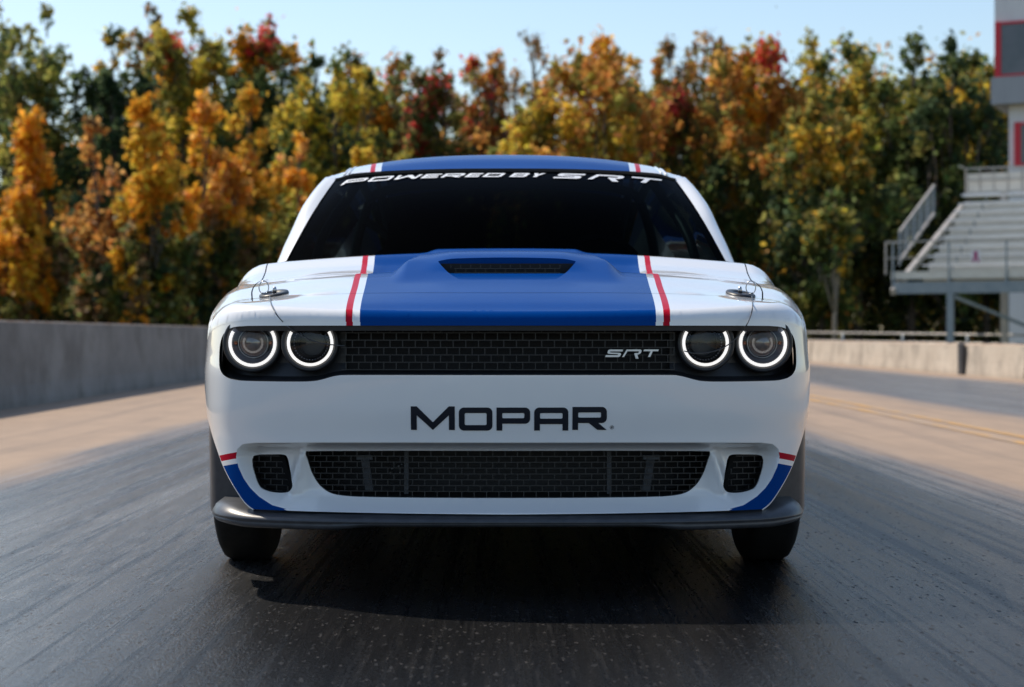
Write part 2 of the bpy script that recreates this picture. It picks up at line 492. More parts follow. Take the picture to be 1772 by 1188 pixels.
def pxs(x, y, dd=0.):
    """photo pixel on the front skin -> (s, z), left half mirrored to +"""
    X = .5
    for _ in range(6):
        d = -CAM_Y + float(y_of_x(X)) + dd; X = abs((x - PX0) / FPX * d + CAM_X)
    return float(s_of_x(X)), CAM_Z - (y - PY0) / FPX * d
def mirror_loop(half):
    """half outline from the centre line over +s back to the centre line -> closed loop"""
    L = [p for p in half]; R = [(-p[0], p[1]) for p in reversed(half)]
    out = L + R; res = []
    for p in out:
        if not res or math.dist(p, res[-1]) > 1e-5: res.append(p)
    if math.dist(res[0], res[-1]) < 1e-5: res.pop()
    return res

base_f = spline([(-.2, .765), (0, .770), (.03, .776), (.12, .800), (.25, .829), (.45, .868), (.62, .900), (.74, .916), (.9, .922), (1.12, .926),
                 (1.30, .958), (1.44, 1.000), (1.6, 1.006), (2.4, 1.01), (3.2, 1.03), (4.2, 1.055), (4.8, 1.05), (5.2, 1.0)])
def Hin(x, y):
    ax = np.abs(x)
    k = sstep(0, .5, y) * (1 - .38 * sstep(.7, 1.2, y))
    z = base_f(y) - .05 * (ax / .74) ** 2.2 * k
    valley = sstep(.70, .9, y) * (1 - sstep(1.15, 1.42, y))
    z = z + .004 * valley * sstep(.44, .60, ax)
    w = .335 - .065 * sstep(.68, 1.0, y)
    z = z - .014 * sstep(.72, .85, y) * (1 - sstep(1.15, 1.40, y)) * sstep(.27, .33, ax) * (1 - sstep(.40, .47, ax))
    z = z + .052 * sstep(.42, .92, y) * (1 - sstep(w - .035, w + .022, ax)) * (1 - .75 * sstep(1.1, 1.45, y))
    z = z + .011 * sstep(.56, .66, y) * (1 - sstep(.16, .27, ax)) * (1 - sstep(.75, 1.0, y))
    return z
rad_f = lambda s: np.interp(np.abs(s), [0, .55, .72, .84, 1.02, 6.2], [.026, .028, .04, .062, .10, .09])
def ztop(s):
    P, _ = plan(s); return Hin(P[..., 0], P[..., 1]) - rad_f(s)
pf = spline([(.1, -.014), (.24, -.006), (.43, .000), (.52, .008), (.60, .010), (.66, .005), (.73, 0), (1.1, -.02)])

# lower intake pocket
pk_half = [(0, pxs(700, 766)[1])] + [pxs(*q) for q in [(700, 766), (560, 766), (440, 766.5), (421, 769), (411, 777), (408, 790), (412, 808), (421, 828), (432, 844), (447, 859), (470, 874), (500, 882), (560, 886), (700, 888)]] + [(0, pxs(700, 888)[1])]
POCKET = mirror_loop(densify(pk_half, .01, False))
def recess(s, z):
    P = np.stack([np.ravel(s), np.ravel(z)], 1)
    ins = inside(POCKET, P); d = np.zeros(len(P))
    if ins.any(): d[ins] = polydist(POCKET + [POCKET[0]], P[ins])
    low = sstep(.29, .25, P[:, 1])
    t = np.clip(d / (.034 + .03 * sstep(.33, .25, P[:, 1])), 0, 1)
    r = .070 * (1 - (1 - t) ** 2.2)
    r = r - .036 * np.exp(-((np.abs(P[:, 0]) - .582 + .35 * (P[:, 1] - .34)) / .024) ** 2) * t
    return r.reshape(np.shape(s))
def skin(s, z, inset=0., pocket=True):
    s = np.asarray(s, float); z = np.asarray(z, float)
    P, N = plan(s)
    o = pf(z) - pf(ztop(s)) - inset
    if pocket: o = o - recess(s, z)
    Q = P + N * o[..., None]
    return np.concatenate([Q, z[..., None]], -1)
def skin_normal(s, z, inset=0., pocket=True):
    e = .0012
    a = skin(s + e, z, inset, pocket) - skin(s - e, z, inset, pocket); b = skin(s, z + e, inset, pocket) - skin(s, z - e, inset, pocket)
    n = np.cross(a, b)
    return n / (np.linalg.norm(n, axis=-1)[..., None] + 1e-12)

def near_outline(P):
    Q = np.abs(P[:, 0]); best = np.full(len(P), 1e9); bs = np.zeros(len(P))
    A = HALF[::2]; S = HS[::2]
    if len(HALF) % 2 == 0: A = np.vstack([A, HALF[-1]]); S = np.append(S, HS[-1])
    X = np.stack([Q, P[:, 1]], 1)
    for i in range(len(A) - 1):
        ab = A[i + 1] - A[i]; L = ab @ ab
        t = np.clip(((X - A[i]) @ ab) / L, 0, 1); d = np.linalg.norm(X - A[i] - t[:, None] * ab, axis=1)
        m = d < best; best[m] = d[m]; bs[m] = S[i] + t[m] * (S[i + 1] - S[i])
    return best, bs * np.where(P[:, 0] < 0, -1, 1)
def top_eval(P, lower=0.):
    P = np.asarray(P, float); x, y = P[:, 0], P[:, 1]
    d, s = near_outline(P); d[d < 6e-4] = 0
    r = rad_f(s); q = np.clip(1 - d / r, 0, 1)
    up = np.sqrt(np.clip(1 - q * q, 0, 1))
    z = Hin(x, y) - r * (1 - up) - lower
    e = .002
    gx = (Hin(x + e, y) - Hin(x - e, y)) / (2 * e); gy = (Hin(x, y + e) - Hin(x, y - e)) / (2 * e)
    N = np.stack([-gx, -gy, np.ones_like(gx)], 1); N /= np.linalg.norm(N, axis=1)[:, None]
    _, no = plan(s)
    N = N * up[:, None] + np.concatenate([no, np.zeros((len(P), 1))], 1) * q[:, None]
    return np.stack([x, y, z], 1), N

# paint layout
def xb(y): return .394 + .0435 * np.maximum(y, 0)
def xr0(y): return .414 + .0457 * np.maximum(y, 0)
def xr1(y): return .432 + .0464 * np.maximum(y, 0)
def stripes(x, y):
    ax = np.abs(x); m = np.zeros(len(ax), int)
    m[ax < xb(y)] = 1; m[(ax > xr0(y)) & (ax < xr1(y))] = 2
    return m
def stripe_lines(y0, y1, n=24):
    yy = np.linspace(y0, y1, n)
    return [[(sg * f(y), y) for y in yy] for f in (xb, xr0, xr1) for sg in (-1, 1)]
PAINT = [M_WHITE, M_BLUE, M_RED, M_DARK]

def round_rows(s0, s1, ds=.02):
    out = []
    for s in np.arange(s0, s1, ds):
        (p, n) = plan(np.array([s])); r = float(rad_f(s))
        for f in (.02, .07, .15, .27, .42, .6, .8, 1.0): out.append(tuple(p[0] - n[0] * r * f))
    return out
def top_panel(name, loop, step, holes=(), lines=(), extra=(), mats=PAINT, mfun=stripes, wall=None):
    V2, F, cen = cdt([loop] + list(holes), step, lines, extra)
    V, N = top_eval(V2)
    mi = mfun(cen[:, 0], cen[:, 1]) if mfun else np.zeros(len(F), int)
    return V, N, F, mi
def orient(V, F, N):
    V = np.asarray(V); F = np.asarray(F)
    g = np.cross(V[F[:, 1]] - V[F[:, 0]], V[F[:, 2]] - V[F[:, 0]])
    fl = np.einsum('ij,ij->i', g, N[F].mean(1)) < 0
    F = F.copy(); F[fl] = F[fl][:, ::-1]; return F
def join(*parts):
    Vs, Ns, Fs, Ms = [], [], [], []; b = 0
    for V, N, F, M in parts:
        F = orient(V, F, N)
        Vs.append(V); Ns.append(N); Fs.append(F + b); Ms.append(M); b += len(V)
    return np.vstack(Vs), np.vstack(Ns), np.vstack(Fs), np.concatenate(Ms)
def panel(name, parts, mats=PAINT, parent=CAR, **kw):
    V, N, F, M = join(*parts)
    return mesh(name, V, F, mats, parent, midx=M, normals=N, **kw)
def wall_strip(L3, vec, mi, N=None, closed=True):
    """a return edge: loop of 3-D points extruded along vec"""
    L3 = np.asarray(L3); n = len(L3); vec = np.asarray(vec, float)
    V = np.vstack([L3, L3 + vec]); T = np.roll(L3, -1, 0) - np.roll(L3, 1, 0)
    nn = np.cross(T, vec); nn /= (np.linalg.norm(nn, axis=1)[:, None] + 1e-12)
    F = []
    for i in range(n if closed else n - 1):
        j = (i + 1) % n; F += [(i, j, n + j), (i, n + j, n + i)]
    F = np.array(F); c = L3.mean(0)
    if np.einsum('ij,ij->i', nn, c - L3).sum() < 0: nn = -nn
    return V, np.vstack([nn, nn]), F, np.full(len(F), mi)

# --- front skin -----------------------------------------------------
half_main = [pxs(*q) for q in [(700, 563), (600, 563), (450, 563.3), (420, 564), (404, 566), (393, 571.5), (386, 581), (383, 594), (382.5, 612), (384.5, 632), (389, 644), (397, 652), (410, 656.5), (430, 658.5), (500, 659.8), (540, 659.3), (558, 656.5), (572, 652.5), (586, 649.5), (604, 648.5), (700, 648.5)]]
half_main = [(0, half_main[0][1])] + half_main + [(0, half_main[-1][1])]
OPEN_MAIN = mirror_loop(densify(half_main[:2], .02, False)[:-1] + smooth_loop(half_main[1:-1], 5, False) + densify(half_main[-2:], .02, False)[1:])
def pxr(x, y):
    s, z = pxs(x, y, .08); x = 2 * 878.8 - x if x < 878.8 else x
    for _ in range(12):
        p = skin(np.array([s]), np.array([z]))[0] + np.array((0, .008, 0)); d = p[1] - CAM_Y
        s += (x - (PX0 + (p[0] - CAM_X) * FPX / d)) / FPX * d * .8; z -= (y - (PY0 - (p[2] - CAM_Z) * FPX / d)) / FPX * d * .8
    return float(s), float(z)
half_low = [pxr(*q) for q in [(700, 779), (560, 779.5), (536, 780), (529.5, 781.5), (532, 793), (538.5, 813), (546, 828), (556, 841), (573, 852.5), (600, 857.5), (640, 859.3), (720, 860.5), (800, 861)]]
half_low = [(0, half_low[0][1])] + half_low + [(0, half_low[-1][1])]
OPEN_LOW = mirror_loop(densify(half_low[:2], .02, False)[:-1] + smooth_loop(half_low[1:-1], 5, False) + densify(half_low[-2:], .02, False)[1:])
duct = smooth_loop([pxr(*q) for q in [(438, 803), (438.5, 792), (446, 786.5), (470, 785.5), (492, 786), (499, 793), (503, 812), (506.5, 836), (503, 848), (491, 852), (468, 850), (451, 842), (443, 825), (439, 812)]], 5)
DUCT = {1: duct, -1: [(-a, b) for a, b in reversed(duct)]}

sA = float(s_of_y(.56))
edge = smooth_loop([(sA, .53), (float(s_of_x(.862)), .512), (float(s_of_x(.842)), .475), (float(s_of_x(.812)), .412), (float(s_of_x(.782)), .352), (float(s_of_x(.748)), .30), (float(s_of_x(.715)), .258), (float(s_of_x(.69)), .240)], 5, False)
ss = np.linspace(0, sA, 90)
half_b = [(float(s), float(ztop(np.array(s)))) for s in ss] + edge + densify([edge[-1], (0, .234)], .02, False)[1:]
BUMPER = mirror_loop(half_b)
red_t = lambda s: -.16 * (np.abs(s) - s_of_x(.76))
def bumper_paint(s, z):
    P, _ = plan(s); m = np.zeros(len(s), int)
    up = z > .70
    m[up] = stripes(P[up, 0], np.zeros(up.sum()))
    out = ~inside(POCKET, np.stack([s, z], 1)) & (np.abs(s) > s_of_x(.60))
    zz = z - red_t(s)
    m[out & (zz < .357)] = 1; m[out & (zz > .371) & (zz < .388)] = 2
    return m
sv = [[(sg * f(0.), .70), (sg * f(0.), .75)] for f in (xb, xr0, xr1) for sg in (-1, 1)]
cl = []
for zc in (.357, .371, .388):
    for sg in (-1, 1):
        q = np.linspace(float(s_of_x(.70)), float(s_of_x(.87)), 14)
        cl.append([(sg * float(a), zc + float(red_t(a))) for a in q])
def off_loop(lp, o):
    A = np.array(lp); T = np.roll(A, -1, 0) - np.roll(A, 1, 0); T /= np.linalg.norm(T, axis=1)[:, None] + 1e-9
    n = np.stack([T[:, 1], -T[:, 0]], 1)
    if inside(lp, [A[0] + n[0] * 1e-4])[0]: n = -n
    return [tuple(p) for p in A + n * o]
PD = densify(POCKET, .010)
for o in (.0025, -.0025, -.007, -.013): cl.append(off_loop(PD, o) + [off_loop(PD, o)[0]])
V2, F, cen = cdt([BUMPER, OPEN_MAIN, OPEN_LOW, DUCT[1], DUCT[-1]], .0135, lines=sv + cl + [densify(POCKET, .012) + [POCKET[0]]])
Vb = skin(V2[:, 0], V2[:, 1]); Nb = skin_normal(V2[:, 0], V2[:, 1])
parts = [(Vb, Nb, F, bumper_paint(cen[:, 0], cen[:, 1]))]
for lp, dep in ((OPEN_MAIN, .05), (OPEN_LOW, .014), (DUCT[1], .012), (DUCT[-1], .012)):
    A = np.array(lp); L3 = skin(A[:, 0], A[:, 1])
    w = wall_strip(L3, (0, dep, 0), 3 if lp is OPEN_MAIN else 0); parts.append(w)
E2 = np.array(edge)
for sg in (1, -1):
    L3 = skin(sg * E2[:, 0], E2[:, 1]); NE = skin_normal(sg * E2[:, 0], E2[:, 1]); cols = []
    for k, (o, iy) in enumerate(((0, 0), (.003, .006), (.007, .009), (.016, .013), (.03, .016))):
        Q = L3 - NE * o; Q[:, 0] += sg * iy * .5; Q[:, 2] -= iy * .5; cols.append(Q)
    V = np.vstack(cols); n_ = len(L3)
    F = np.array([t for c in range(4) for i in range(n_ - 1) for t in ((c * n_ + i, c * n_ + i + 1, (c + 1) * n_ + i + 1), (c * n_ + i, (c + 1) * n_ + i + 1, (c + 1) * n_ + i))])
    N = np.vstack([NE * (1 - k / 4) + np.array((sg * .8, .1, -.6)) * (k / 4) for k in range(5)])
    parts.append((V, N, F, np.zeros(len(F), int)))
panel('front_bumper', parts)

# dark corner panels ahead of the front wheels: they face forward, behind the bumper's edge
for sg in (1, -1):
    V = []; cols = [(.64, .285), (.72, .315), (.80, .345), (.835, .360), (.848, .372), (.856, .390), (.866, .44), (.884, .535)]
    for zz in np.linspace(.205, .530, 9):
        for cx, cy in cols:
            V.append((sg * (cx - .006 * (1 - zz / .53)), cy, zz))
    n_ = len(cols)
    F = [(r * n_ + k, r * n_ + k + 1, (r + 1) * n_ + k + 1, (r + 1) * n_ + k) for r in range(8) for k in range(n_ - 1)]
    mesh('corner_deflector', V, F, M_SPLIT, CAR)

# --- nose panel, hood, fenders ---------------------------------------
gap = lambda x: .25 + .13 * (np.abs(x) / .74) ** 2
hx_f = spline([(0, .71), (.38, .735), (.6, .765), (1.0, .80), (1.5, .835)])
xg = .862
for _ in range(12): xg = float(np.interp(gap(xg), HALF[:, 1], HALF[:, 0]))
sg_ = float(s_of_y(gap(xg))); G = .0020
o_pts = [tuple(plan(np.array([s]))[0][0]) for s in np.linspace(-sg_, sg_, 150)]
back = [(float(x), float(gap(x)) - G) for x in np.linspace(xg, -xg, 80)][1:-1]
V, N, F, mi = top_panel('nose_panel', o_pts + back, .022, lines=stripe_lines(-.05, .5), extra=round_rows(-sg_ + .03, sg_ - .02))
panel('nose_panel', [(V, N, F, mi)])

YB = 1.455
front = [(float(x), float(gap(x)) + G) for x in np.linspace(-.727, .727, 80)]
rs = [(float(hx_f(y)) - G, float(y)) for y in np.linspace(float(gap(.727)) + G + .01, YB, 50)]
ls = [(-a, b) for a, b in reversed(rs)]
rear = [(float(x), YB + .0) for x in np.linspace(rs[-1][0], -rs[-1][0], 70)][1:-1]
hood_loop = front + rs + rear + ls
mouth = smooth_loop([(-.125, .475), (0, .470), (.125, .475), (.150, .50), (.185, .585), (.207, .652), (.196, .668), (.10, .676), (0, .678), (-.10, .676), (-.196, .668), (-.207, .652), (-.185, .585), (-.150, .50)], 6)
V, N, F, mi = top_panel('hood', hood_loop, .0125, holes=[mouth], lines=stripe_lines(.2, 1.5, 50))
L3, _ = top_eval(np.array(mouth))
hood = panel('hood', [(V, N, F, mi), wall_strip(L3, (0, .004, -.045), 1)])
L4, _ = top_eval(np.array(rear)[:, :2])
# dark underlay added so the hood gaps look shaded inside
xs_, ys_ = np.linspace(-.84, .84, 40), np.linspace(.20, 1.5, 40)
gr = np.array([(x / .84 * (float(np.interp(y, HALF[:, 1], HALF[:, 0])) - .075), y) for y in ys_ for x in xs_]); V, N = top_eval(gr, .024)
dm = (gr[:, 1] > .40) & (gr[:, 1] < .75) & (np.abs(gr[:, 0]) < .30); V[dm, 2] -= .085
F = [(j * 40 + i, j * 40 + i + 1, (j + 1) * 40 + i + 1, (j + 1) * 40 + i) for j in range(39) for i in range(39)]
mesh('gap_underlay', V, F, M_DARK, CAR)
# scoop floor and scoop mesh
fl = []
for y in np.linspace(.478, .628, 6):
    hw = float(np.interp(y, [.47, .5, .585, .655], [.118, .145, .18, .2]))
    fl.append([(x, y, float(base_f(y)) - .0016 * 0 - .004 - .012 * ((y - .478) / .15) * 0) for x in np.linspace(-hw, hw, 9)])
Vf = [p for r_ in fl for p in r_]; Ff = [(j * 9 + i, j * 9 + i + 1, (j + 1) * 9 + i + 1, (j + 1) * 9 + i) for j in range(5) for i in range(8)]
mesh('scoop_floor', Vf, Ff, M_BLUE, hood)
b = MB()
b.box((-.20, .655, .86), (.20, .66, .928)); b.build('scoop_backing', M_DARK, hood)
def brick_bars(b, region, f3, dz, dx, z0, z1, t=.0012, dep=.006, x0=-1., x1=1., hstep=.02):
    """brick-pattern mesh: rows of horizontal bars and staggered short uprights, clipped by region(x,z)"""
    k = 0; z = z0
    while z < z1 + 1e-6:
        xs = np.arange(x0, x1 + hstep, hstep)
        ok = region(xs, np.full(len(xs), z))
        for a in range(len(xs) - 1):
            if ok[a] and ok[a + 1]:
                p, q = f3(xs[a], z), f3(xs[a + 1], z)
                V = [(p[0], p[1], p[2] - t), (q[0], q[1], q[2] - t), (q[0], q[1], q[2] + t), (p[0], p[1], p[2] + t)]
                V += [(v[0], v[1] + dep, v[2]) for v in V]
                b.add(V, [(0, 1, 2, 3), (3, 2, 6, 7), (1, 0, 4, 5)])
        xv = np.arange(x0 + (dx / 2 if k % 2 else 0), x1, dx)
        okv = region(xv, np.full(len(xv), z + dz / 2))
        for x, o in zip(xv, okv):
            if o and z + dz <= z1 + dz * .6:
                p = f3(x, z + t); q = f3(x, z + dz - t)
                V = [(p[0] - t, p[1], p[2]), (p[0] + t, p[1], p[2]), (q[0] + t, q[1], q[2]), (q[0] - t, q[1], q[2])]
                V += [(v[0], v[1] + dep, v[2]) for v in V]
                b.add(V, [(0, 1, 2, 3), (0, 3, 7, 4), (2, 1, 5, 6)])
        z += dz; k += 1
b = MB()
brick_bars(b, lambda x, z: np.abs(x) < .165 + (z - .89) * .6, lambda x, z: (x, .632, z), .0125, .030, .887, .921, t=.0011, x0=-.2, x1=.2)
b.build('scoop_mesh', M_GRILLE, hood, kind='stuff')

for sg in (1, -1):
    # fender top
    inner = [(float(hx_f(y)) + G, float(y)) for y in np.linspace(float(gap(.737)) + G + .004, 1.70, 50)]
    s_end = float(s_of_y(1.70))
    outer = [tuple(plan(np.array([s]))[0][0]) for s in np.linspace(s_end, sg_ + .006, 90)]
    fr = [(float(x), float(gap(x)) + G) for x in np.linspace(xg - .004, .742, 8)][1:]
    lp = inner + outer + fr
    ex = round_rows(sg_ + .03, s_end - .02, .025)
    if sg < 0: lp = [(-a, b_) for a, b_ in reversed(lp)]; ex = [(-a, b_) for a, b_ in ex]
    T = top_panel('fender', lp, .022, extra=ex, mfun=None)
    # fender side with the wheel arch
    def side(y0, y1, arch=None, zb=.22, aR=.395, az=.345):
        s0, s1 = float(s_of_y(y0)), float(s_of_y(y1))
        top = [(float(s), float(ztop(np.array(s)))) for s in np.linspace(s1, s0, max(4, int((s1 - s0) / .03)))]
        if arch:
            a0 = math.asin(min(1, max(-1, (zb - az) / aR)))
            if abs(y0 - arch) < aR:
                aa = math.pi - math.acos(min(1, (arch - y0) / aR)); aa = max(aa, math.pi * .5)
            else: aa = math.pi - a0
            arc = [(float(s_of_y(arch + aR * math.cos(t))), az + aR * math.sin(t)) for t in np.linspace(aa, a0, 40)]
            bot = ([] if abs(y0 - arch) < aR else [(s0, zb)]) + arc + [(s1, zb)]
        else: bot = [(s0, zb), (s1, zb)]
        lp = densify(bot + top, .04)
        if sg < 0: lp = [(-a, b_) for a, b_ in reversed(lp)]
        V2, F, cen = cdt([lp], .04)
        return skin(V2[:, 0], V2[:, 1], 0, False), skin_normal(V2[:, 0], V2[:, 1], 0, False), F, np.zeros(len(F), int)
    panel('fender', [T, side(.563, 1.597, .95)])
    d = panel('door', [side(1.603, 3.05)])
    dy = 2.85; b = MB(); b.bar((sg * .955, dy - .09, .84), (sg * .955, dy + .09, .84), .02, .028); b.build('door_handle', M_WHITE, d)
    panel('rear_quarter', [side(3.056, 4.597, 3.92)])
# rear: two halves of the tail in one mesh
tp = []
for sg in (1, -1):
    tp.append(side(4.603, 5.0199))
panel('rear_bumper', tp) if False else None
def tail_half(sg):
    s0, s1 = float(s_of_y(4.603)), float(HS[-1]) - 1e-4
    ss_ = np.linspace(s0, s1, 30); V, N = [], []
    for t in np.linspace(0, 1, 8):
        zz = .25 + (ztop(ss_) - .25) * t
        V.append(skin(sg * ss_, zz, 0, False)); N.append(skin_normal(sg * ss_, zz, 0, False))
    V = np.vstack(V); N = np.vstack(N)
    F = np.array([t for j in range(7) for i in range(29) for t in ((j * 30 + i, j * 30 + i + 1, (j + 1) * 30 + i + 1), (j * 30 + i, (j + 1) * 30 + i + 1, (j + 1) * 30 + i))])
    return V, N, F, np.zeros(len(F), int)
panel('rear_bumper', [tail_half(1), tail_half(-1)])
# deck, shoulders
s1 = float(s_of_y(1.705))
o_pts = [tuple(plan(np.array([s]))[0][0]) for s in np.linspace(s1, HS[-1] - 1e-3, 150)]
lp = o_pts + [(-a, b_) for a, b_ in reversed(o_pts)]
V, N, F, mi = top_panel('rear_deck', densify(lp, .08), .09, extra=round_rows(s1 + .03, HS[-1] - .05, .06) + [(-a, b_) for a, b_ in round_rows(s1 + .03, HS[-1] - .05, .06)], lines=stripe_lines(1.8, 5.0))
panel('rear_deck', [(V, N, F, mi)])
# cowl between hood and windscreen
V2, F, cen = cdt([densify([(-.80, 1.46), (.80, 1.46), (.80, 1.70), (-.80, 1.70)], .05)], .05)
V, N = top_eval(V2, .018); panel('cowl', [(V, N, F, np.zeros(len(F), int))], mats=[M_BLACK])
# flat floor
sS = np.linspace(0, HS[-1], 120); P, Nn = plan(sS); P = P - Nn * .06
V = [(p[0], p[1], .225) for p in P] + [(-p[0], p[1], .225) for p in P[::-1]]
mesh('underfloor', V, [tuple(range(len(V)))], M_DARK, CAR, smooth=False)

# --- splitter ---------------------------------------------------------
sp_ctrl = [(0, -.018), (.30, -.012), (.50, .010), (.66, .055), (.75, .105), (.80, .165), (.824, .240), (.836, .34), (.845, .50)]
SPH = smooth_loop(sp_ctrl, 7, False)
SPL = [(-a, b_) for a, b_ in reversed(SPH)][:-1] + SPH
sec = [(-.11, .2335), (-.03, .2325), (-.008, .224), (0, .2175), (.001, .2125), (-.004, .210), (-.0015, .205), (-.002, .198), (-.008, .192), (-.13, .190)]
Vs = []
A = np.array(SPL); T = np.gradient(A, axis=0); T /= np.linalg.norm(T, axis=1)[:, None]; NN = np.stack([T[:, 1], -T[:, 0]], 1)
for (a, n) in zip(A, NN):
    drop = -.010 + .010 * float(sstep(.36, .48, abs(a[0]))) - .010 * float(sstep(.70, .84, abs(a[0])))
    rise = float(sstep(.66, .84, abs(a[0])))
    for o, z in sec:
        zz = z - (drop if z < .206 else 0) + (rise * (.003 if o > -.006 else .010 if o > -.02 else .018) if z > .206 else 0)
        Vs.append((a[0] + n[0] * o, a[1] + n[1] * o, zz))
m_ = len(sec); Fs = [(i * m_ + k, (i + 1) * m_ + k, (i + 1) * m_ + k + 1, i * m_ + k + 1) for i in range(len(A) - 1) for k in range(m_ - 1)]
mesh('front_splitter', Vs, Fs, M_SPLIT, CAR)

# --- grilles ----------------------------------------------------------
def grow(loop, k, c=None):
    A = np.array(loop); c = A.mean(0) if c is None else np.array(c); return [tuple(c + (p - c) * k) for p in A]
def backing(name, loop, inset, m, parent=CAR):
    V2, F, cen = cdt([loop], .04)
    P = skin(V2[:, 0], V2[:, 1], 0, False); P[:, 1] += inset
    N = np.tile((0, -1., 0), (len(P), 1)); F = orient(P, F, N)
    return mesh(name, P, F, m, parent)
main_c = (0, .67)
GR = backing('grille_panel', grow(OPEN_MAIN, 1.03, main_c), .115, M_DARK)
def reg_main(x, z):
    return (np.abs(x) < .452) & (z > .615) & (z < .727)
fm = lambda x, z: (x, float(y_of_x(x)) + .048, z)
b = MB(); brick_bars(b, reg_main, fm, .0198, .034, .618, .730, x0=-.47, x1=.47)
b.build('upper_grille_mesh', M_GRILLE, CAR, kind='stuff')
# frame of the upper opening around the lamps: sloped lower shelf, dark panels
b = MB()
xs = np.linspace(-.735, .735, 60)
for z0, z1, i0, i1 in ((.7225, .742, .012, .045), (.612, .6145, .012, .060)):
    V = []
    for x in xs:
        y = float(y_of_x(x)) + float(pf(.66))*-1
        V += [(x, y + i0, z1 if i0 < i1 else z0), (x, y + i0 + .002, z0), (x, y + i1 + .02, z0)]
    F = [(i * 3 + k, (i + 1) * 3 + k, (i + 1) * 3 + k + 1, i * 3 + k + 1) for i in range(len(xs) - 1) for k in range(2)]
    if z0 > .7: b.add(V, F)
for sg in (-1, 1):                                   # smooth panels that carry the lamps
    V = []; xs2 = np.linspace(.440, .79, 20)
    for x in xs2:
        y = float(y_of_x(x)) + .092
        for z in (.590, .635, .665, .70, .742): V.append((sg * x, y + (.0 if z > .6 else -.02), z))
    F = [(i * 5 + k, (i + 1) * 5 + k, (i + 1) * 5 + k + 1, i * 5 + k + 1) for i in range(19) for k in range(4)]
    b.add(V, F)
b.build('lamp_surround', M_BLACK, CAR, smooth=False)
# lower shelf of the opening
V = []
hm = np.array([p for p in half_main if p[1] < .68 and p[0] < s_of_x(.78)])
hm = hm[np.argsort(hm[:, 0])]
xs = np.linspace(-.77, .77, 80)
for x in xs:
    zb = float(np.interp(abs(float(s_of_x(x))), hm[:, 0], hm[:, 1]))
    y = float(y_of_x(x)); V += [(x, y + .004, zb - .002), (x, y + .05, zb + .004), (x, y + .075, zb + .012)]
F = [(i * 3 + k, (i + 1) * 3 + k, (i + 1) * 3 + k + 1, i * 3 + k + 1) for i in range(79) for k in range(2)]
mesh('grille_shelf', V, F, M_BLACK, CAR)

M_PART = mat('dull bracket metal', (.085, .095, .11), .5, metal=.3, noise=((60, 60, 60), 3, (.045, .05, .06), .3, .7))
low_c = (0, .34)
backing('radiator', grow(OPEN_LOW, 1.04, low_c), .26, M_ALLOY)
b = MB()
lowA = np.array(OPEN_LOW)
def box_tunnel(b, loop, y0, y1):
    A = np.array(loop); P = skin(A[:, 0], A[:, 1]); n = len(P)
    V = [(p[0], p[1] + y0, p[2]) for p in P] + [(p[0] * 1.0, p[1] + y1, p[2]) for p in P]
    b.add(V, [(i, (i + 1) % n, n + (i + 1) % n, n + i) for i in range(n)])
box_tunnel(b, OPEN_LOW, .013, .30); b.build('intake_tunnel', M_DARK, CAR)
YL = skin(s_of_x(np.array([0, .2, .4, .53])), np.full(4, .34))[:, 1] + .014
def reg_low(x, z): return inside(OPEN_LOW, np.stack([s_of_x(x), z], 1))
b = MB(); brick_bars(b, reg_low, lambda x, z: (x, float(np.interp(abs(x), [0, .2, .4, .56], YL)), z), .0158, .0335, .272, .402, t=.0011, x0=-.56, x1=.56, hstep=.016)
b.build('lower_grille_mesh', M_GRILLE, CAR, kind='stuff')
for x in (-.278, .278):
    b = MB(); b.box((x - .006, .15, .275), (x + .006, .165, .402)); b.build('cooler_end_rail', M_PART, CAR)
for sg in (-1, 1):
    b = MB(); x = sg * .39
    b.box((x - .022, .12, .372), (x + .022, .16, .384)); b.bar((x - sg * .0, .14, .374), (x - sg * .012, .15, .285), .022, .02)
    b.build('cooler_bracket', M_PART, CAR)
for (x, z) in ((-.318, .345), (-.300, .352), (-.308, .330), (-.295, .334), (-.322, .332), (-.29, .356)):
    b = MB(); b.lathe([(.0002, -.004), (.0035, -.003), (.0042, 0), (.0042, .03)], (x, .16, z), 'y', 10)
    b.build('hose_fitting', M_STEEL, CAR, smooth=True)
for sg in (1, -1):
    backing('duct_backing', grow(DUCT[sg], 1.08), .12, M_DARK)
    b = MB(); lp = DUCT[sg]
    box_tunnel(b, lp, .011, .13); b.build('duct_tunnel', M_DARK, CAR)
    reg = lambda x, z, lp=lp: inside(lp, np.stack([s_of_x(x), z], 1))
    dxs = np.linspace(.54, .80, 30); dys = skin(s_of_x(dxs), np.full(30, .34))[:, 1] + .010
    b = MB(); brick_bars(b, reg, lambda x, z: (x, float(np.interp(abs(x), dxs, dys)), z), .0158, .0335, .285, .402, t=.0011, x0=min(sg * .56, sg * .80), x1=max(sg * .56, sg * .80), hstep=.008)
    b.build('duct_mesh', M_GRILLE, CAR, kind='stuff')

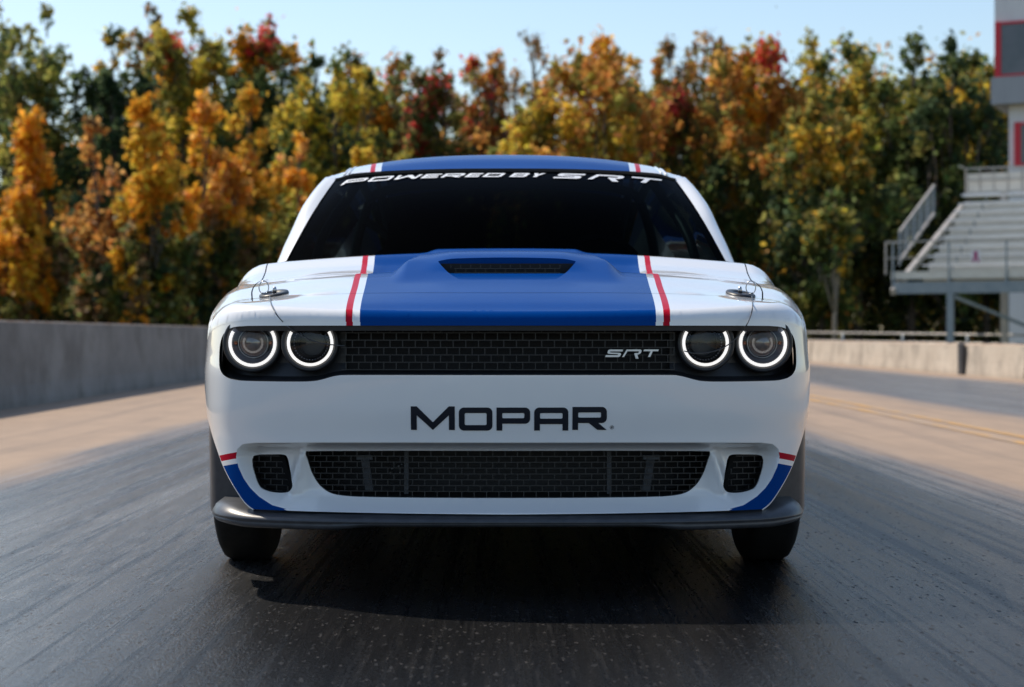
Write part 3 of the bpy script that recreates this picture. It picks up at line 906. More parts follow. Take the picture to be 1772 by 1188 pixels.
# --- headlights -------------------------------------------------------
M_PROJ = mat('projector glass', (.07, .07, .08), .05, spec=1., coat=1, noise=((30, 30, 30), 3, (.20, .13, .10), .3, .7))  # brown mottling paints warm reflections into the lens colour
M_AMBER = mat('amber glint', (.45, .13, .05), .2, coat=1, noise=((50, 50, 50), 2, (.30, .09, .05), .3, .7))  # amber that stands in for orange reflections in the outer lamps
for x, r, kind in ((-.6975, .0665, 'o'), (-.5345, .064, 'i'), (.5345, .064, 'i'), (.6975, .0665, 'o')):
    y = float(y_of_x(x)) + .045; z = .6895
    o = (x, y, z)
    b = MB(); b.lathe([(r * 1.23, .085), (r * 1.22, .0), (r * 1.17, -.007), (r * 1.08, -.006), (r * 1.015, .001), (r * 1.0, .012)], o, 'y', 56)
    hl = b.build('headlight', M_BLACK, CAR, smooth=True)
    b = MB()
    a0, a1 = math.radians(149), math.radians(391)
    b.lathe([(r * .855, .004), (r * .862, -.002), (r * .92, -.004), (r * .978, -.002), (r * .985, .004)], o, 'y', 60, a0=a0, a1=a1)
    b.build('halo_ring', M_HALO, hl, smooth=True)
    b = MB(); b.lathe([(r * 1.0, .006), (r * .84, .005), (r * .80, .012), (r * .70, .030), (r * .62, .034)], o, 'y', 48)
    b.build('reflector_bowl', M_REFLECTOR if kind == 'o' else M_GRILLE, hl, smooth=True)
    if kind == 'o':
        b = MB(); b.lathe([(r * .635, .034), (r * .63, .018), (r * .60, .016), (r * .59, .024)], o, 'y', 40); b.build('projector_ring', M_STEEL, hl, smooth=True)
        b = MB(); b.lathe([(r * .60, .026), (r * .5, .010), (r * .36, .0), (r * .18, -.005), (0.0002, -.006)], o, 'y', 40); b.build('projector_lens', M_PROJ, hl, smooth=True)
        for sx in (-1, 1):  # added amber domes in place of reflected orange spots
            b = MB(); b.lathe([(0.0002, -.004), (.004, -.002), (.006, .004), (.006, .012)], (x + sx * r * .73, y + .016, z), 'y', 12)
            b.build('amber_glint', M_AMBER, hl, smooth=True)
    else:
        b = MB(); b.lathe([(r * .64, .034), (r * .60, .022), (r * .57, .030), (r * .5, .06), (0.0002, .065)], o, 'y', 40); b.build('air_inlet', M_DARK, hl, smooth=True)
        b = MB()
        for k in range(26):
            a = math.radians(150 + 240 * k / 25); q = r * .73
            b.lathe([(0.0002, -.002), (.0022, -.001), (.003, .006)], (x + q * math.cos(a), y + .024, z + q * math.sin(a)), 'y', 6)
        b.build('lamp_facet', M_REFLECTOR, hl, smooth=True, kind='stuff')
        b = MB(); b.box((x - r * .25, y + .04, z - .004), (x + r * .28, y + .044, z + .004)); b.build('inlet_vane', M_GRILLE, hl)
    b = MB(); b.lathe([(r * 1.0, -.004), (r * .8, -.012), (r * .4, -.017), (0.0002, -.018)], o, 'y', 40); b.build('lens_cover', M_LENS, hl, smooth=True)

# --- greenhouse -------------------------------------------------------
zc_f = spline([(2.0, 1.30), (2.22, 1.370), (2.4, 1.425), (2.6, 1.459), (2.8, 1.468), (3.1, 1.458), (3.5, 1.41), (3.8, 1.35)])
rw_f = lambda y: np.interp(y, [2.2, 2.35, 2.7, 3.5, 3.8], [.69, .683, .675, .64, .62])
def roof_z(x, y):
    u = np.abs(x) / rw_f(y); return zc_f(y) - .062 * u ** 2.4 - .012 * sstep(.88, 1.0, u)
yT = lambda u: 2.20 + .15 * np.abs(u) ** 2.2
def glassP(u, v):
    u = np.asarray(u, float); v = np.asarray(v, float)
    bx, by, bz = .80 * u, 1.52 + .22 * u * u, .985 + 0 * u
    xt = .683 * u; yt = yT(u); zt = roof_z(xt * .985, yt) - .012
    # rounded upper corners
    x = bx + (xt - bx) * v; y = by + (yt - by) * v; z = bz + (zt - bz) * v
    bul = .030 * np.sin(np.pi * v) * (1 - .5 * u * u)
    return np.stack([x, y - bul * .45, z + bul * .9], -1)
nu, nv = 48, 22
U, Vv = np.meshgrid(np.linspace(-1, 1, nu), np.linspace(-.02, 1, nv))
Pg = glassP(U, Vv).reshape(-1, 3)
Fg = [(j * nu + i, j * nu + i + 1, (j + 1) * nu + i + 1, (j + 1) * nu + i) for j in range(nv - 1) for i in range(nu - 1)]
WS = mesh('windscreen', Pg, Fg, M_GLASS, CAR)
def glass_off(u, v, e=.004):
    h = .004; p = glassP(u, v)
    a = glassP(u + h, v) - glassP(u - h, v); c = glassP(u, v + h) - glassP(u, v - h)
    n = np.cross(a, c); n /= np.linalg.norm(n, axis=-1)[..., None]
    n = np.where(n[..., 2:3] < 0, -n, n)
    return p + n * e, n
# black band at the edge of the glass
fr = []
for t in np.linspace(0, 1, 60): fr.append((-1, t))
for t in np.linspace(-1, 1, 60)[1:]: fr.append((t, 1))
for t in np.linspace(1, 0, 60)[1:]: fr.append((1, t))
inn = smooth_loop([(-.965, 0), (-.960, .4), (-.955, .75), (-.93, .86), (-.84, .925), (-.5, .94), (0, .945), (.5, .94), (.84, .925), (.93, .86), (.955, .75), (.960, .4), (.965, 0)], 8, False)
lp = [tuple(p) for p in fr] + inn[::-1]
V2, F, cen = cdt([densify(lp, .04)], .04)
P, N = glass_off(V2[:, 0], V2[:, 1], -.003); P, N, F, M = join((P, N, F, np.zeros(len(F), int)))
mesh('glass_border', P, F, mat('glass band black', (.006, .007, .008), .95, spec=.1, noise=((20, 20, 20), 2, (.009, .010, .011), .3, .7)), WS, normals=N)

# roof
yb_r = 3.55
fr_ = [(.683 * u, float(yT(u)) + .006) for u in np.linspace(-1, 1, 60)]
sd = [(float(rw_f(y)), y) for y in np.linspace(fr_[-1][1] + .02, yb_r, 40)]
rl = [(x, yb_r) for x in np.linspace(sd[-1][0], -sd[-1][0], 30)][1:-1]
lp = fr_ + sd + rl + [(-a, b_) for a, b_ in reversed(sd)]
V2, F, cen = cdt([lp], .03, lines=stripe_lines(2.0, 3.7))
z = roof_z(V2[:, 0], V2[:, 1]); e = .004
gx = (roof_z(V2[:, 0] + e, V2[:, 1]) - roof_z(V2[:, 0] - e, V2[:, 1])) / (2 * e); gy = (roof_z(V2[:, 0], V2[:, 1] + e) - roof_z(V2[:, 0], V2[:, 1] - e)) / (2 * e)
N = np.stack([-gx, -gy, np.ones_like(gx)], 1)
RF = panel('roof', [(np.stack([V2[:, 0], V2[:, 1], z], 1), N, F, stripes(cen[:, 0], cen[:, 1]))])
# front lip of the roof above the glass
V, F = [], []
for i, u in enumerate(np.linspace(-1, 1, 60)):
    p = (.683 * u, float(yT(u)) + .006); zz = float(roof_z(p[0], p[1])); V += [(p[0], p[1], zz), (p[0], p[1] + .004, zz - .016)]
for i in range(59): F.append((2 * i, 2 * i + 1, 2 * i + 3, 2 * i + 2))
mesh('header_trim', V, F, M_BLACK, RF)
for sg in (-1, 1):
    # roof ditch mouldings
    for off, w in ((.915, .004), (.945, .006)):
        b = MB(); pts = []
        for y in np.linspace(float(yT(off)) + .012, yb_r, 24): x = off * float(rw_f(y)); pts.append((sg * x, y, float(roof_z(x, y)) + .001))
        b.tube(pts, w, 6); b.build('roof_moulding', M_WHITE, RF, smooth=True)
    # pillar + roof rail: strip from glass edge / roof edge to the outer line, rounded
    out_px = [(.862, 1.80, .925), (.853, 1.87, .975), (.838, 1.95, 1.045), (.803, 2.15, 1.178), (.772, 2.28, 1.256), (.744, 2.40, 1.312), (.728, 2.52, 1.34)]
    oc = smooth_loop(out_px, 6, False)
    tt = np.linspace(0, 1, len(oc))
    gl = [tuple(glassP(np.array(1.), np.array(max(-.02, -.04 + 1.04 * t))) + np.array((0, -.002, .004))) for t in tt]
    gl[-1] = tuple(np.array((float(rw_f(2.44)), 2.44, float(roof_z(float(rw_f(2.44)), 2.44)))))
    for k in range(2, 5): pass
    rail_in = [(float(rw_f(y)), y, float(roof_z(float(rw_f(y)), y))) for y in np.linspace(2.50, yb_r, 20)]
    rail_out = [(float(rw_f(y)) + .052, y + .03, float(roof_z(float(rw_f(y)), y)) - .075) for y in np.linspace(2.58, yb_r, 20)]
    I = gl + rail_in; O = oc + rail_out
    V = []; cols = 7
    for a, c in zip(I, O):
        a, c = np.array(a), np.array(c)
        mid = (a + c) / 2; nrm = np.array((.6, -.45 if a[1] < 2.45 else 0., .62)); nrm /= np.linalg.norm(nrm)
        wd = np.linalg.norm(c - a) * .16
        for k in range(cols):
            t = k / (cols - 1); V.append(a + (c - a) * t + nrm * wd * math.sin(math.pi * t) ** .8)
    V = [(sg * v[0], v[1], v[2]) for v in V]; n_ = len(I)
    F = [(i * cols + k, (i + 1) * cols + k, (i + 1) * cols + k + 1, i * cols + k + 1) for i in range(n_ - 1) for k in range(cols - 1)]
    mesh('windscreen_pillar', V, F, M_WHITE, CAR)
    # side glass
    oz = np.array([p[2] for p in oc]); oy = np.array([p[1] for p in oc])
    V = []; R_, C_ = 9, 12
    for f in np.linspace(0, 1, R_):
        zt = .965 + .375 * f; ys = float(np.interp(zt, oz, oy)) + .004
        for q in np.linspace(0, 1, C_):
            y = ys + (3.55 - ys) * q
            zz = .985 + (float(roof_z(float(rw_f(y)), y)) - .075 - .985) * f if y > 2.58 else zt
            x = .858 + (float(rw_f(max(y, 2.3))) + .05 - .858) * f
            if y < 2.58: x = float(np.interp(zt, oz, [p[0] for p in oc])) * (1 - q) + x * q
            V.append((sg * x, y, zz))
    F = [(j * C_ + i, j * C_ + i + 1, (j + 1) * C_ + i + 1, (j + 1) * C_ + i) for j in range(R_ - 1) for i in range(C_ - 1)]
    mesh('side_window', V, F, M_GLASS, CAR)
    # rear pillar
    V = [(sg * (float(rw_f(3.5)) + .052), 3.50, 1.29), (sg * float(rw_f(yb_r)), yb_r, float(roof_z(rw_f(yb_r), yb_r))), (sg * .60, 4.28, 1.055), (sg * .80, 4.35, 1.03), (sg * .862, 3.3, .985), (sg * .80, 3.5, 1.12)]
    mesh('rear_pillar', V, [(0, 1, 2, 3), (0, 3, 4, 5)], M_WHITE, CAR, smooth=False)
V = []
for t in np.linspace(0, 1, 8):
    for x in np.linspace(-1, 1, 14):
        y = yb_r + (4.28 - yb_r) * t; hw = float(rw_f(yb_r)) * (1 - t) + .60 * t
        z0 = float(roof_z(x * hw * .99, yb_r)); zz = z0 + (1.058 - z0) * t + .02 * math.sin(math.pi * t)
        V.append((x * hw, y, zz))
mesh('rear_window', V, [(j * 14 + i, j * 14 + i + 1, (j + 1) * 14 + i + 1, (j + 1) * 14 + i) for j in range(7) for i in range(13)], M_GLASS, CAR)

# --- interior ---------------------------------------------------------
V = []
for i, x in enumerate(np.linspace(-.78, .78, 24)):
    hump = .035 * math.exp(-((x - .36) / .16) ** 2)
    for y, z in ((1.60, .955), (1.80, .985), (2.0, .995), (2.12, .965), (2.16, .86), (2.16, .55)): V.append((x, y + .12 * (x / .78) ** 2, z + (hump if z > .95 else 0)))
mesh('dashboard', V, [(i * 6 + k, (i + 1) * 6 + k, (i + 1) * 6 + k + 1, i * 6 + k + 1) for i in range(23) for k in range(5)], M_INTERIOR, CAR)
for sg in (-1, 1):
    V = []; x0 = sg * .37
    rows = [(2.35, .48, .24), (2.42, .56, .26), (2.80, .52, .25), (2.88, .60, .25), (2.95, .85, .27), (3.00, 1.02, .25), (3.03, 1.10, .15), (3.05, 1.20, .14), (3.06, 1.26, .11), (3.06, 1.275, .04)]
    for y, z, w in rows:
        for t in np.linspace(-1, 1, 9): V.append((x0 + w * t, y - .07 * abs(t) ** 3, z))
    n_ = 9; F = [(j * n_ + i, j * n_ + i + 1, (j + 1) * n_ + i + 1, (j + 1) * n_ + i) for j in range(len(rows) - 1) for i in range(n_ - 1)]
    mesh('race_seat', V, F, M_INTERIOR, CAR)
b = MB()
hoop = smooth_loop([(-.66, 3.1, .3), (-.68, 3.1, .9), (-.62, 3.1, 1.25), (-.50, 3.1, 1.36), (0, 3.1, 1.385), (.50, 3.1, 1.36), (.62, 3.1, 1.25), (.68, 3.1, .9), (.66, 3.1, .3)], 6, False)
b.tube(hoop, .021, 8)
b.tube([(-.62, 3.1, 1.22), (.55, 3.1, .45)], .019, 8)
b.tube([(-.66, 3.1, .92), (.66, 3.1, .92)], .019, 8)
for sg in (-1, 1):
    b.tube(smooth_loop([(sg * .60, 3.1, 1.31), (sg * .60, 2.6, 1.34), (sg * .63, 2.38, 1.27), (sg * .72, 1.98, 1.0), (sg * .72, 1.9, .5)], 5, False), .02, 8)
    b.tube([(sg * .55, 3.1, 1.34), (sg * .50, 4.1, .8)], .019, 8)
b.build('roll_cage', M_CAGE, CAR, smooth=True)
b = MB()
cpt = [(.37 + .175 * math.cos(a), 2.27 - .06 * math.sin(a), .93 + .165 * math.sin(a)) for a in np.linspace(0, 2 * math.pi, 29)]
b.tube(cpt, .014, 8); b.tube([(.205, 2.28, .93), (.535, 2.28, .93)], .012, 6); b.tube([(.37, 2.28, .93), (.37, 2.2, .90)], .03, 8)
b.build('steering_wheel', M_INTERIOR, CAR, smooth=True)
b = MB(); b.box((-.10, 2.30, 1.29), (.10, 2.325, 1.335)); b.bar((0, 2.31, 1.33), (0, 2.27, 1.372), .02); b.build('rear_view_mirror', M_BLACK, CAR)
b = MB(); b.box((-.70, 3.3, .3), (.70, 3.32, .9)); b.build('rear_bulkhead', M_INTERIOR, CAR)

# --- wheels -----------------------------------------------------------
def wheel(x, y, R, w, sg):
    b = MB(); h = w / 2
    prof = [(R * .62, -h * .80), (R * .66, -h * .96), (R * .80, -h * 1.04), (R * .92, -h * .99), (R * .975, -h * .86), (R * .995, -h * .70)]
    prof += [(R, h * g) for g in (-.45, -.15, .15, .45)]
    prof += [(R * .995, h * .70), (R * .975, h * .86), (R * .92, h * .99), (R * .80, h * 1.04), (R * .66, h * .96), (R * .62, h * .80)]
    b.lathe(prof, (x, y, R - .004), 'x', 64)
    t = b.build('wheel', M_RUBBER, CAR, smooth=True)
    b = MB(); b.lathe([(R * .62, -h * .80), (R * .60, -h * .6), (R * .58, h * .6), (R * .62, h * .80)], (x, y, R - .004), 'x', 48)
    f = sg * h
    b.lathe([(R * .62, f * .84), (R * .56, f * .70), (R * .52, f * .45)], (x, y, R - .004), 'x', 48)
    for k in range(5):
        a = 2 * math.pi * k / 5
        b.bar((x + f * .55, y, R), (x + f * .50, y + R * .55 * math.cos(a), R + R * .55 * math.sin(a)), .045, .05)
    b.build('rim', M_GRILLE, t, smooth=False)
for sg in (-1, 1):
    wheel(sg * .818, .95, .338, .158, sg)
    wheel(sg * .795, 3.92, .36, .27, sg)
for yy, rr in ((.95, .03), (3.92, .045)):
    b = MB(); b.tube([(-.72, yy, .34), (.72, yy, .34)], rr, 8); b.build('axle', M_DARK, CAR, smooth=True)
for sg in (-1, 1):                                    # inner wheel-arch liners
    for yc, R in ((.95, .385), (3.92, .40)):
        b = MB(); V = []
        for a in np.linspace(-.3, math.pi + .3, 24):
            for x in (.60, .845): V.append((sg * x, yc + R * math.cos(a), .345 + R * math.sin(a)))
        b.add(V, [(2 * i, 2 * i + 1, 2 * i + 3, 2 * i + 2) for i in range(23)])
        b.build('wheel_arch_liner', M_DARK, CAR, smooth=True)

M_CABLE = mat('dark wire rope', (.06, .062, .066), .4, metal=.5, noise=((90, 90, 90), 2, (.10, .10, .105), .3, .7))
# --- hood pins and cables ---------------------------------------------
def hood_at(x, y, up=0.):
    P, N = top_eval(np.array([(x, y)])); return Vector(P[0]) + Vector(N[0]).normalized() * up
for sg in (-1, 1):
    x0, y0 = sg * .680, .455
    b = MB(); V = []
    for r, h in ((1.0, .0015), (.96, .006), (.55, .007), (.5, .004), (.001, .004)):
        for k in range(28):
            a = 2 * math.pi * k / 28
            V.append(hood_at(x0 +   .043 * r * math.cos(a), y0 + .062 * r * math.sin(a), h))
    b.add(V, [(j * 28 + k, j * 28 + (k + 1) % 28, (j + 1) * 28 + (k + 1) % 28, (j + 1) * 28 + k) for j in range(4) for k in range(28)])
    hp = b.build('hood_pin', M_GRILLE, CAR, smooth=True)
    b = MB(); c = hood_at(x0 + sg * -.002, y0, .004)
    b.tube([c, c + Vector((0, 0, .012)), c + Vector((0, 0, .019)), c + Vector((0, 0, .020))], [.006, .006, .004, .001], 10); b.build('pin_stud', M_STEEL, hp, smooth=True)
    b = MB(); c2 = hood_at(x0 + sg * .026, y0 - .01, .004)
    ring = [c2 + Vector((sg * (.014 * math.cos(a) + .002), 0, .022 + .019 * math.sin(a))) for a in np.linspace(-1.2, 4.2, 20)]
    b.tube([c, c + Vector((sg * .012, -.004, .006))] + ring + [c2 + Vector((sg * -.004, -.008, .004)), c2 + Vector((sg * .006, -.02, .006))], .0017, 6); b.build('pin_clip', M_STEEL, hp, smooth=True)
    if sg < 0:
        way = [(467, 513, .40), (470, 527, .30), (478, 543, .17), (490, 557, .06), (501, 567, .0), (516, 577, .03), (537, 588, .035), (560, 594, .04), (582, 597, .045), (596, 598, .06)]
    else:
        way = [(1301, 512, .40), (1302.5, 527, .30), (1300, 543, .17), (1293, 560, .03), (1283, 575, .03), (1268, 590, .04), (1250, 602, .04), (1226, 609.5, .035), (1203, 611, .035), (1184, 607, .045)]
    pts = []
    for u, v, yy in way:
        p = Vector(px(u, v, yy + 4.6))
        if yy > .05:
            if p.y > .1 and v < 562:
                h = hood_at(p.x, p.y, .006)
                # slide along the sight line until it lies on the paint
                lo, hi = .0, 1.2
                for _ in range(30):
                    mi_ = (lo + hi) / 2; q = Vector(px(u, v, mi_ + 4.6)); t_ = hood_at(q.x, q.y, .006)
                    if q.z > t_.z: lo = mi_
                    else: hi = mi_
                p = Vector(px(u, v, lo + 4.6))
        if v > 562: p = Vector(px(u, v, float(y_of_x(p.x)) + 4.6 + (.0 if v < 572 else .018)))
        pts.append(p)
    b = MB(); b.tube(smooth_loop([tuple(p) for p in pts], 5, False), .0016, 6); b.build('pin_cable', M_CABLE, CAR, smooth=True)

# --- lettering --------------------------------------------------------
def arc(cx, cy, r, a0, a1, n=7):
    return [(cx + r * math.cos(math.radians(a0 + (a1 - a0) * k / n)), cy + r * math.sin(math.radians(a0 + (a1 - a0) * k / n))) for k in range(n + 1)]
def rrect(x0, y0, x1, y1, r):
    return arc(x1 - r, y1 - r, r, 90, 0) + arc(x1 - r, y0 + r, r, 0, -90) + arc(x0 + r, y0 + r, r, -90, -180) + arc(x0 + r, y1 - r, r, 180, 90)
def glyph(ch, w, t=.25, v=.24):
    """loops of a squared wide letter in a cell of height 1 and width w; t stem, v bar thickness"""
    r = .22
    if ch == 'M': return [[(0, 0), (0, 1), (t, 1), (w / 2, .33), (w - t, 1), (w, 1), (w, 0), (w - t, 0), (w - t, .62), (w / 2, 0), (t, .62), (t, 0)]]
    if ch == 'O': return [rrect(0, 0, w, 1, r), rrect(t, v, w - t, 1 - v, .06)]
    if ch == 'D': return [[(0, 0), (0, 1)] + arc(w - r, 1 - r, r, 90, 0) + arc(w - r, r, r, 0, -90), rrect(t, v, w - t, 1 - v, .06)]
    if ch == 'P': return [[(0, 0), (0, 1)] + arc(w - r, 1 - r, r, 90, 0) + arc(w - r, .30 + r, r, 0, -90) + [(t, .30), (t, 0)], rrect(t, .30 + v, w - t, 1 - v, .05)]
    if ch == 'A': return [[(0, 0), (0, 1 - r)] + arc(r, 1 - r, r, 180, 90) + arc(w - r, 1 - r, r, 90, 0) + [(w, 0), (w - t, 0), (w - t, .28), (t, .28), (t, 0)], rrect(t, .28 + v, w - t, 1 - v, .05)]
    if ch == 'R': return [[(0, 0), (0, 1)] + arc(w - r, 1 - r, r, 90, 0) + arc(w - r, .30 + r, r, 0, -90) + [(w - .36, .30), (w, 0), (w - .40, 0), (w - .78, .30), (t, .30), (t, 0)], rrect(t, .30 + v, w - t, 1 - v, .05)]
    if ch == 'E': return [[(0, 0), (0, 1), (w, 1), (w, 1 - v), (t, 1 - v), (t, .5 + v * .45), (w * .92, .5 + v * .45), (w * .92, .5 - v * .45), (t, .5 - v * .45), (t, v), (w, v), (w, 0)]]
    if ch == 'W': return [[(0, 1), (t, 1), (t * 1.05, .30), (w / 2 - t * .55, .95), (w / 2 + t * .55, .95), (w - t * 1.05, .30), (w - t, 1), (w, 1), (w - .10, 0), (w - t - .12, 0), (w / 2, .56), (t + .12, 0), (.10, 0)]]
    if ch == 'B': return [[(0, 0), (0, 1)] + arc(w - r, 1 - r, r, 90, 0) + [(w, .60), (w - .08, .52), (w, .44)] + arc(w - r, r, r, 0, -90), rrect(t, .60, w - t, 1 - v, .04), rrect(t, v, w - t, .44, .04)]
    if ch == 'Y': return [[(0, 1), (t * 1.2, 1), (w / 2, .62), (w - t * 1.2, 1), (w, 1), (w / 2 + t * .55, .38), (w / 2 + t * .55, 0), (w / 2 - t * .55, 0), (w / 2 - t * .55, .38)]]
    if ch == 'S': return [[(-.10, 0), (w - .22, 0), (w - .06, .10), (w - .02, .40), (w - .20, .56), (.42, .60), (.34, .66), (.36, .74), (w + .06, .74), (w + .06, 1), (.16, 1), (.02, .88), (0, .58), (.16, .44), (w - .46, .38), (w - .40, .32), (w - .44, .25), (-.10, .25)]]
    if ch == 'r': return [[(.30, 1), (w - .18, 1), (w, .84), (w - .02, .52), (w - .22, .36), (w - .42, .33), (w - .10, -.22), (w - .46, -.22), (w - .86, .40), (w - .86, .52), (w - .40, .54), (w - .34, .60), (w - .34, .72), (w - .42, .77), (.50, .77), (.28, 0), (.0, 0)]]
    if ch == 'T': return [[(-.05, 1), (w + .10, 1), (w + .10, .77), (w * .66, .77), (w * .60, 0), (w * .60 - .30, 0), (w * .66 - .32, .77), (-.05, .77)]]
    return []
def letters(spec, slant=0.):
    """spec: (char, x0, x1, y0, height) in metres"""
    out = []
    for ch, x0, x1, y0, h in spec:
        for lp in [glyph(ch, (x1 - x0) / h)]:
            out.append([[(x0 + a * h + slant * c * h, y0 + c * h) for a, c in l] for l in lp])
    return out
def lettering(name, glyphs, f3, m, parent, step, thick=0.):
    Vs, Fs, Ns = [], [], []; nb = 0
    for loops in glyphs:
        V2, F, cen = cdt([densify(l, step) for l in loops], step)
        P, N = f3(V2)
        F = orient(P, F, N)
        if thick:
            sides = []
            for l in loops:
                D = np.array(densify(l, step)); Q, NQ = f3(D); n = len(Q)
                Vs.append(np.vstack([Q, Q - NQ * thick])); T = np.roll(Q, -1, 0) - np.roll(Q, 1, 0); sn = np.cross(T, NQ)
                Ns.append(np.vstack([sn, sn])); Fs += [(nb + i, nb + (i + 1) % n, nb + n + (i + 1) % n) for i in range(n)] + [(nb + i, nb + n + (i + 1) % n, nb + n + i) for i in range(n)]; nb += 2 * n
        Vs.append(P); Ns.append(N); Fs += [tuple(nb + i for i in f) for f in F]; nb += len(P)
    return mesh(name, np.vstack(Vs), Fs, m, parent, normals=np.vstack(Ns))
kx = 4.6 / FPX
mx = lambda p: (p - 878.8) * kx
mop = letters([('M', mx(711), mx(787), CAM_Z - (743.5 - PY0) * kx, 41 * kx), ('O', mx(794), mx(852), CAM_Z - (744.5 - PY0) * kx, 40 * kx), ('P', mx(859), mx(917), CAM_Z - (744.5 - PY0) * kx, 40 * kx),
               ('A', mx(924), mx(983), CAM_Z - (744.5 - PY0) * kx, 40 * kx), ('R', mx(990), mx(1049.5), CAM_Z - (743.5 - PY0) * kx, 40 * kx)])
cx_, cz_ = mx(1058.5), CAM_Z - (739 - PY0) * kx
mop += [[arc(cx_, cz_, .0052, 0, 350, 20), arc(cx_, cz_, .0042, 0, 350, 20)]]
mop += [[[(cx_ + (a - .45) * .0045, cz_ + (c - .5) * .0052) for a, c in l] for l in glyph('R', .9)]]
def on_bumper(V2):
    s = s_of_x(V2[:, 0]); P = skin(s, V2[:, 1], 0, False); N = skin_normal(s, V2[:, 1], 0, False); return P + N * .0014, N
lettering('bumper_lettering', mop, on_bumper, M_DECAL, CAR, .012)
ke = 4.62 / FPX
ex = lambda p: (p - 878.7) * ke
srt = letters([('S', ex(1049), ex(1074), CAM_Z - (617.5 - PY0) * ke, 13 * ke), ('r', ex(1077), ex(1108), CAM_Z - (617.5 - PY0) * ke, 13 * ke), ('T', ex(1112), ex(1136), CAM_Z - (617.5 - PY0) * ke, 13 * ke)], .32)
def on_grille(V2):
    return np.stack([V2[:, 0], y_of_x(V2[:, 0]) + .030, V2[:, 1]], 1), np.tile((0, -1., .12), (len(V2), 1)) / 1.007
lettering('chrome_emblem', srt, on_grille, M_CHROME, CAR, .008, thick=.006)
kw = 6.83 / FPX
wx = lambda p: (p - 874.6) * kw
pw = [('P', 590, 630), ('O', 636, 675), ('W', 681, 723), ('E', 729, 757), ('R', 763, 798), ('E', 804, 828), ('D', 834, 866), ('B', 880, 908), ('Y', 914, 934)]
wsp = letters([(c, wx(a), wx(e), .038, .054) for c, a, e in pw], .42)
wsp += letters([('S', wx(958), wx(1002), .026, .068), ('r', wx(1014), wx(1072), .026, .068), ('T', wx(1086), wx(1134), .026, .068)], .30)
def on_glass(V2):
    v = 1 - (.125 - V2[:, 1]) / .80
    hw = .80 + (.683 - .80) * v; u = V2[:, 0] / hw; v = v - .035 * np.abs(u) ** 3
    return glass_off(u, v, .004)
lettering('windscreen_lettering', wsp, on_glass, M_WDECAL, WS, .014)

# ================================================================== grandstand, tower, fence
M_ALU = mat('weathered aluminium', (.72, .73, .74), .40, metal=.2, noise=((1.2, 8, 8), 4, (.60, .60, .60), .3, .7))
M_PLANK = mat('bleacher riser', (.72, .67, .58), .6, noise=((.8, 6, 6), 5, (.60, .55, .47), .3, .7))
M_GALV = mat('galvanised steel', (.20, .24, .27), .5, metal=.4, noise=((3, 3, 3), 5, (.28, .31, .33), .3, .7))
M_RAIL = mat('bare rail steel', (.50, .46, .41), .5, metal=.3, noise=((4, 4, 4), 4, (.32, .30, .28), .3, .7))
M_SIGN = mat('sign white', (.75, .73, .74), .5, noise=((9, 9, 9), 3, (.66, .64, .66), .3, .7))
M_PINK = mat('ribbon magenta', (.42, .02, .15), .5, noise=((9, 9, 9), 3, (.36, .02, .13), .3, .7))
ST0 = Vector((12.45, 56 - 4.6, 0)); TH = math.radians(-26)
RX = Vector((math.cos(TH), math.sin(TH), 0)); RY = Vector((-math.sin(TH), math.cos(TH), 0))
def sf(v): return ST0 + RX * v[0] + RY * v[1] + Vector((0, 0, v[2]))
ST = thing('grandstand', tuple(ST0), 'raised aluminium bleachers on steel posts behind the right wall', 'grandstand')
LW, NR, TR, RS = 9.0, 9, .74, .335                   # length, rows, tread, rise
Z0 = 2.62
def sbox(name, a, c, m): b = MB(); b.box(a, c, 0, sf); return b.build(name, m, ST)
def sbar(name, a, c, w, m, h=None): b = MB(); b.bar(sf(a), sf(c), w, h); return b.build(name, m, ST)
sbox('walkway', (.15, 0, Z0 - .05), (LW, .95, Z0), M_ALU)
sbox('kick_board', (.15, -.03, Z0 - .10), (LW, -.002, Z0 + .14), M_PLANK)
for r in range(NR):
    v = .98 + r * TR; z = Z0 + RS * (r + .55)
    u0 = .95 + r * .02
    sbox('riser_board', (u0, v + .06, z - RS - .02), (LW, v + .085, z - .05), M_PLANK)
    sbox('foot_board', (u0, v + .09, z - .045), (LW, v + .44, z - .01), M_ALU)
    sbox('seat_board', (u0, v - .13, z + .16), (LW, v + .15, z + .205), M_ALU)
    for u in (1.9, 4.3, 6.7): sbar('seat_bracket', (u, v, z - .02), (u, v, z + .155), .05, M_GALV)
vb = .98 + NR * TR; zb = Z0 + RS * (NR + .55)
sbox('top_walkway', (.9, vb - .1, zb - .08), (LW, vb + 1.2, zb - .02), M_ALU)
for k in range(5):                                   # front guard rail
    u = .22 + k * 1.78
    sbar('guard_post', (u, -.06, 2.05), (u, -.06, Z0 + 1.10), .06, M_GALV)
sbar('guard_rail', (.0, -.10, Z0 + 1.10), (LW, -.10, Z0 + 1.10), .05, M_RAIL)
sbar('guard_rail', (.0, -.10, Z0 + .58), (LW, -.10, Z0 + .58), .035, M_RAIL)
sbar('guard_rail', (0, -.1, Z0 + .05), (0, -.1, Z0 + 1.08), .05, M_RAIL)
sbar('guard_rail', (0, -.06, Z0 + 1.10), (.1, 1.0, Z0 + 1.12), .05, M_RAIL)
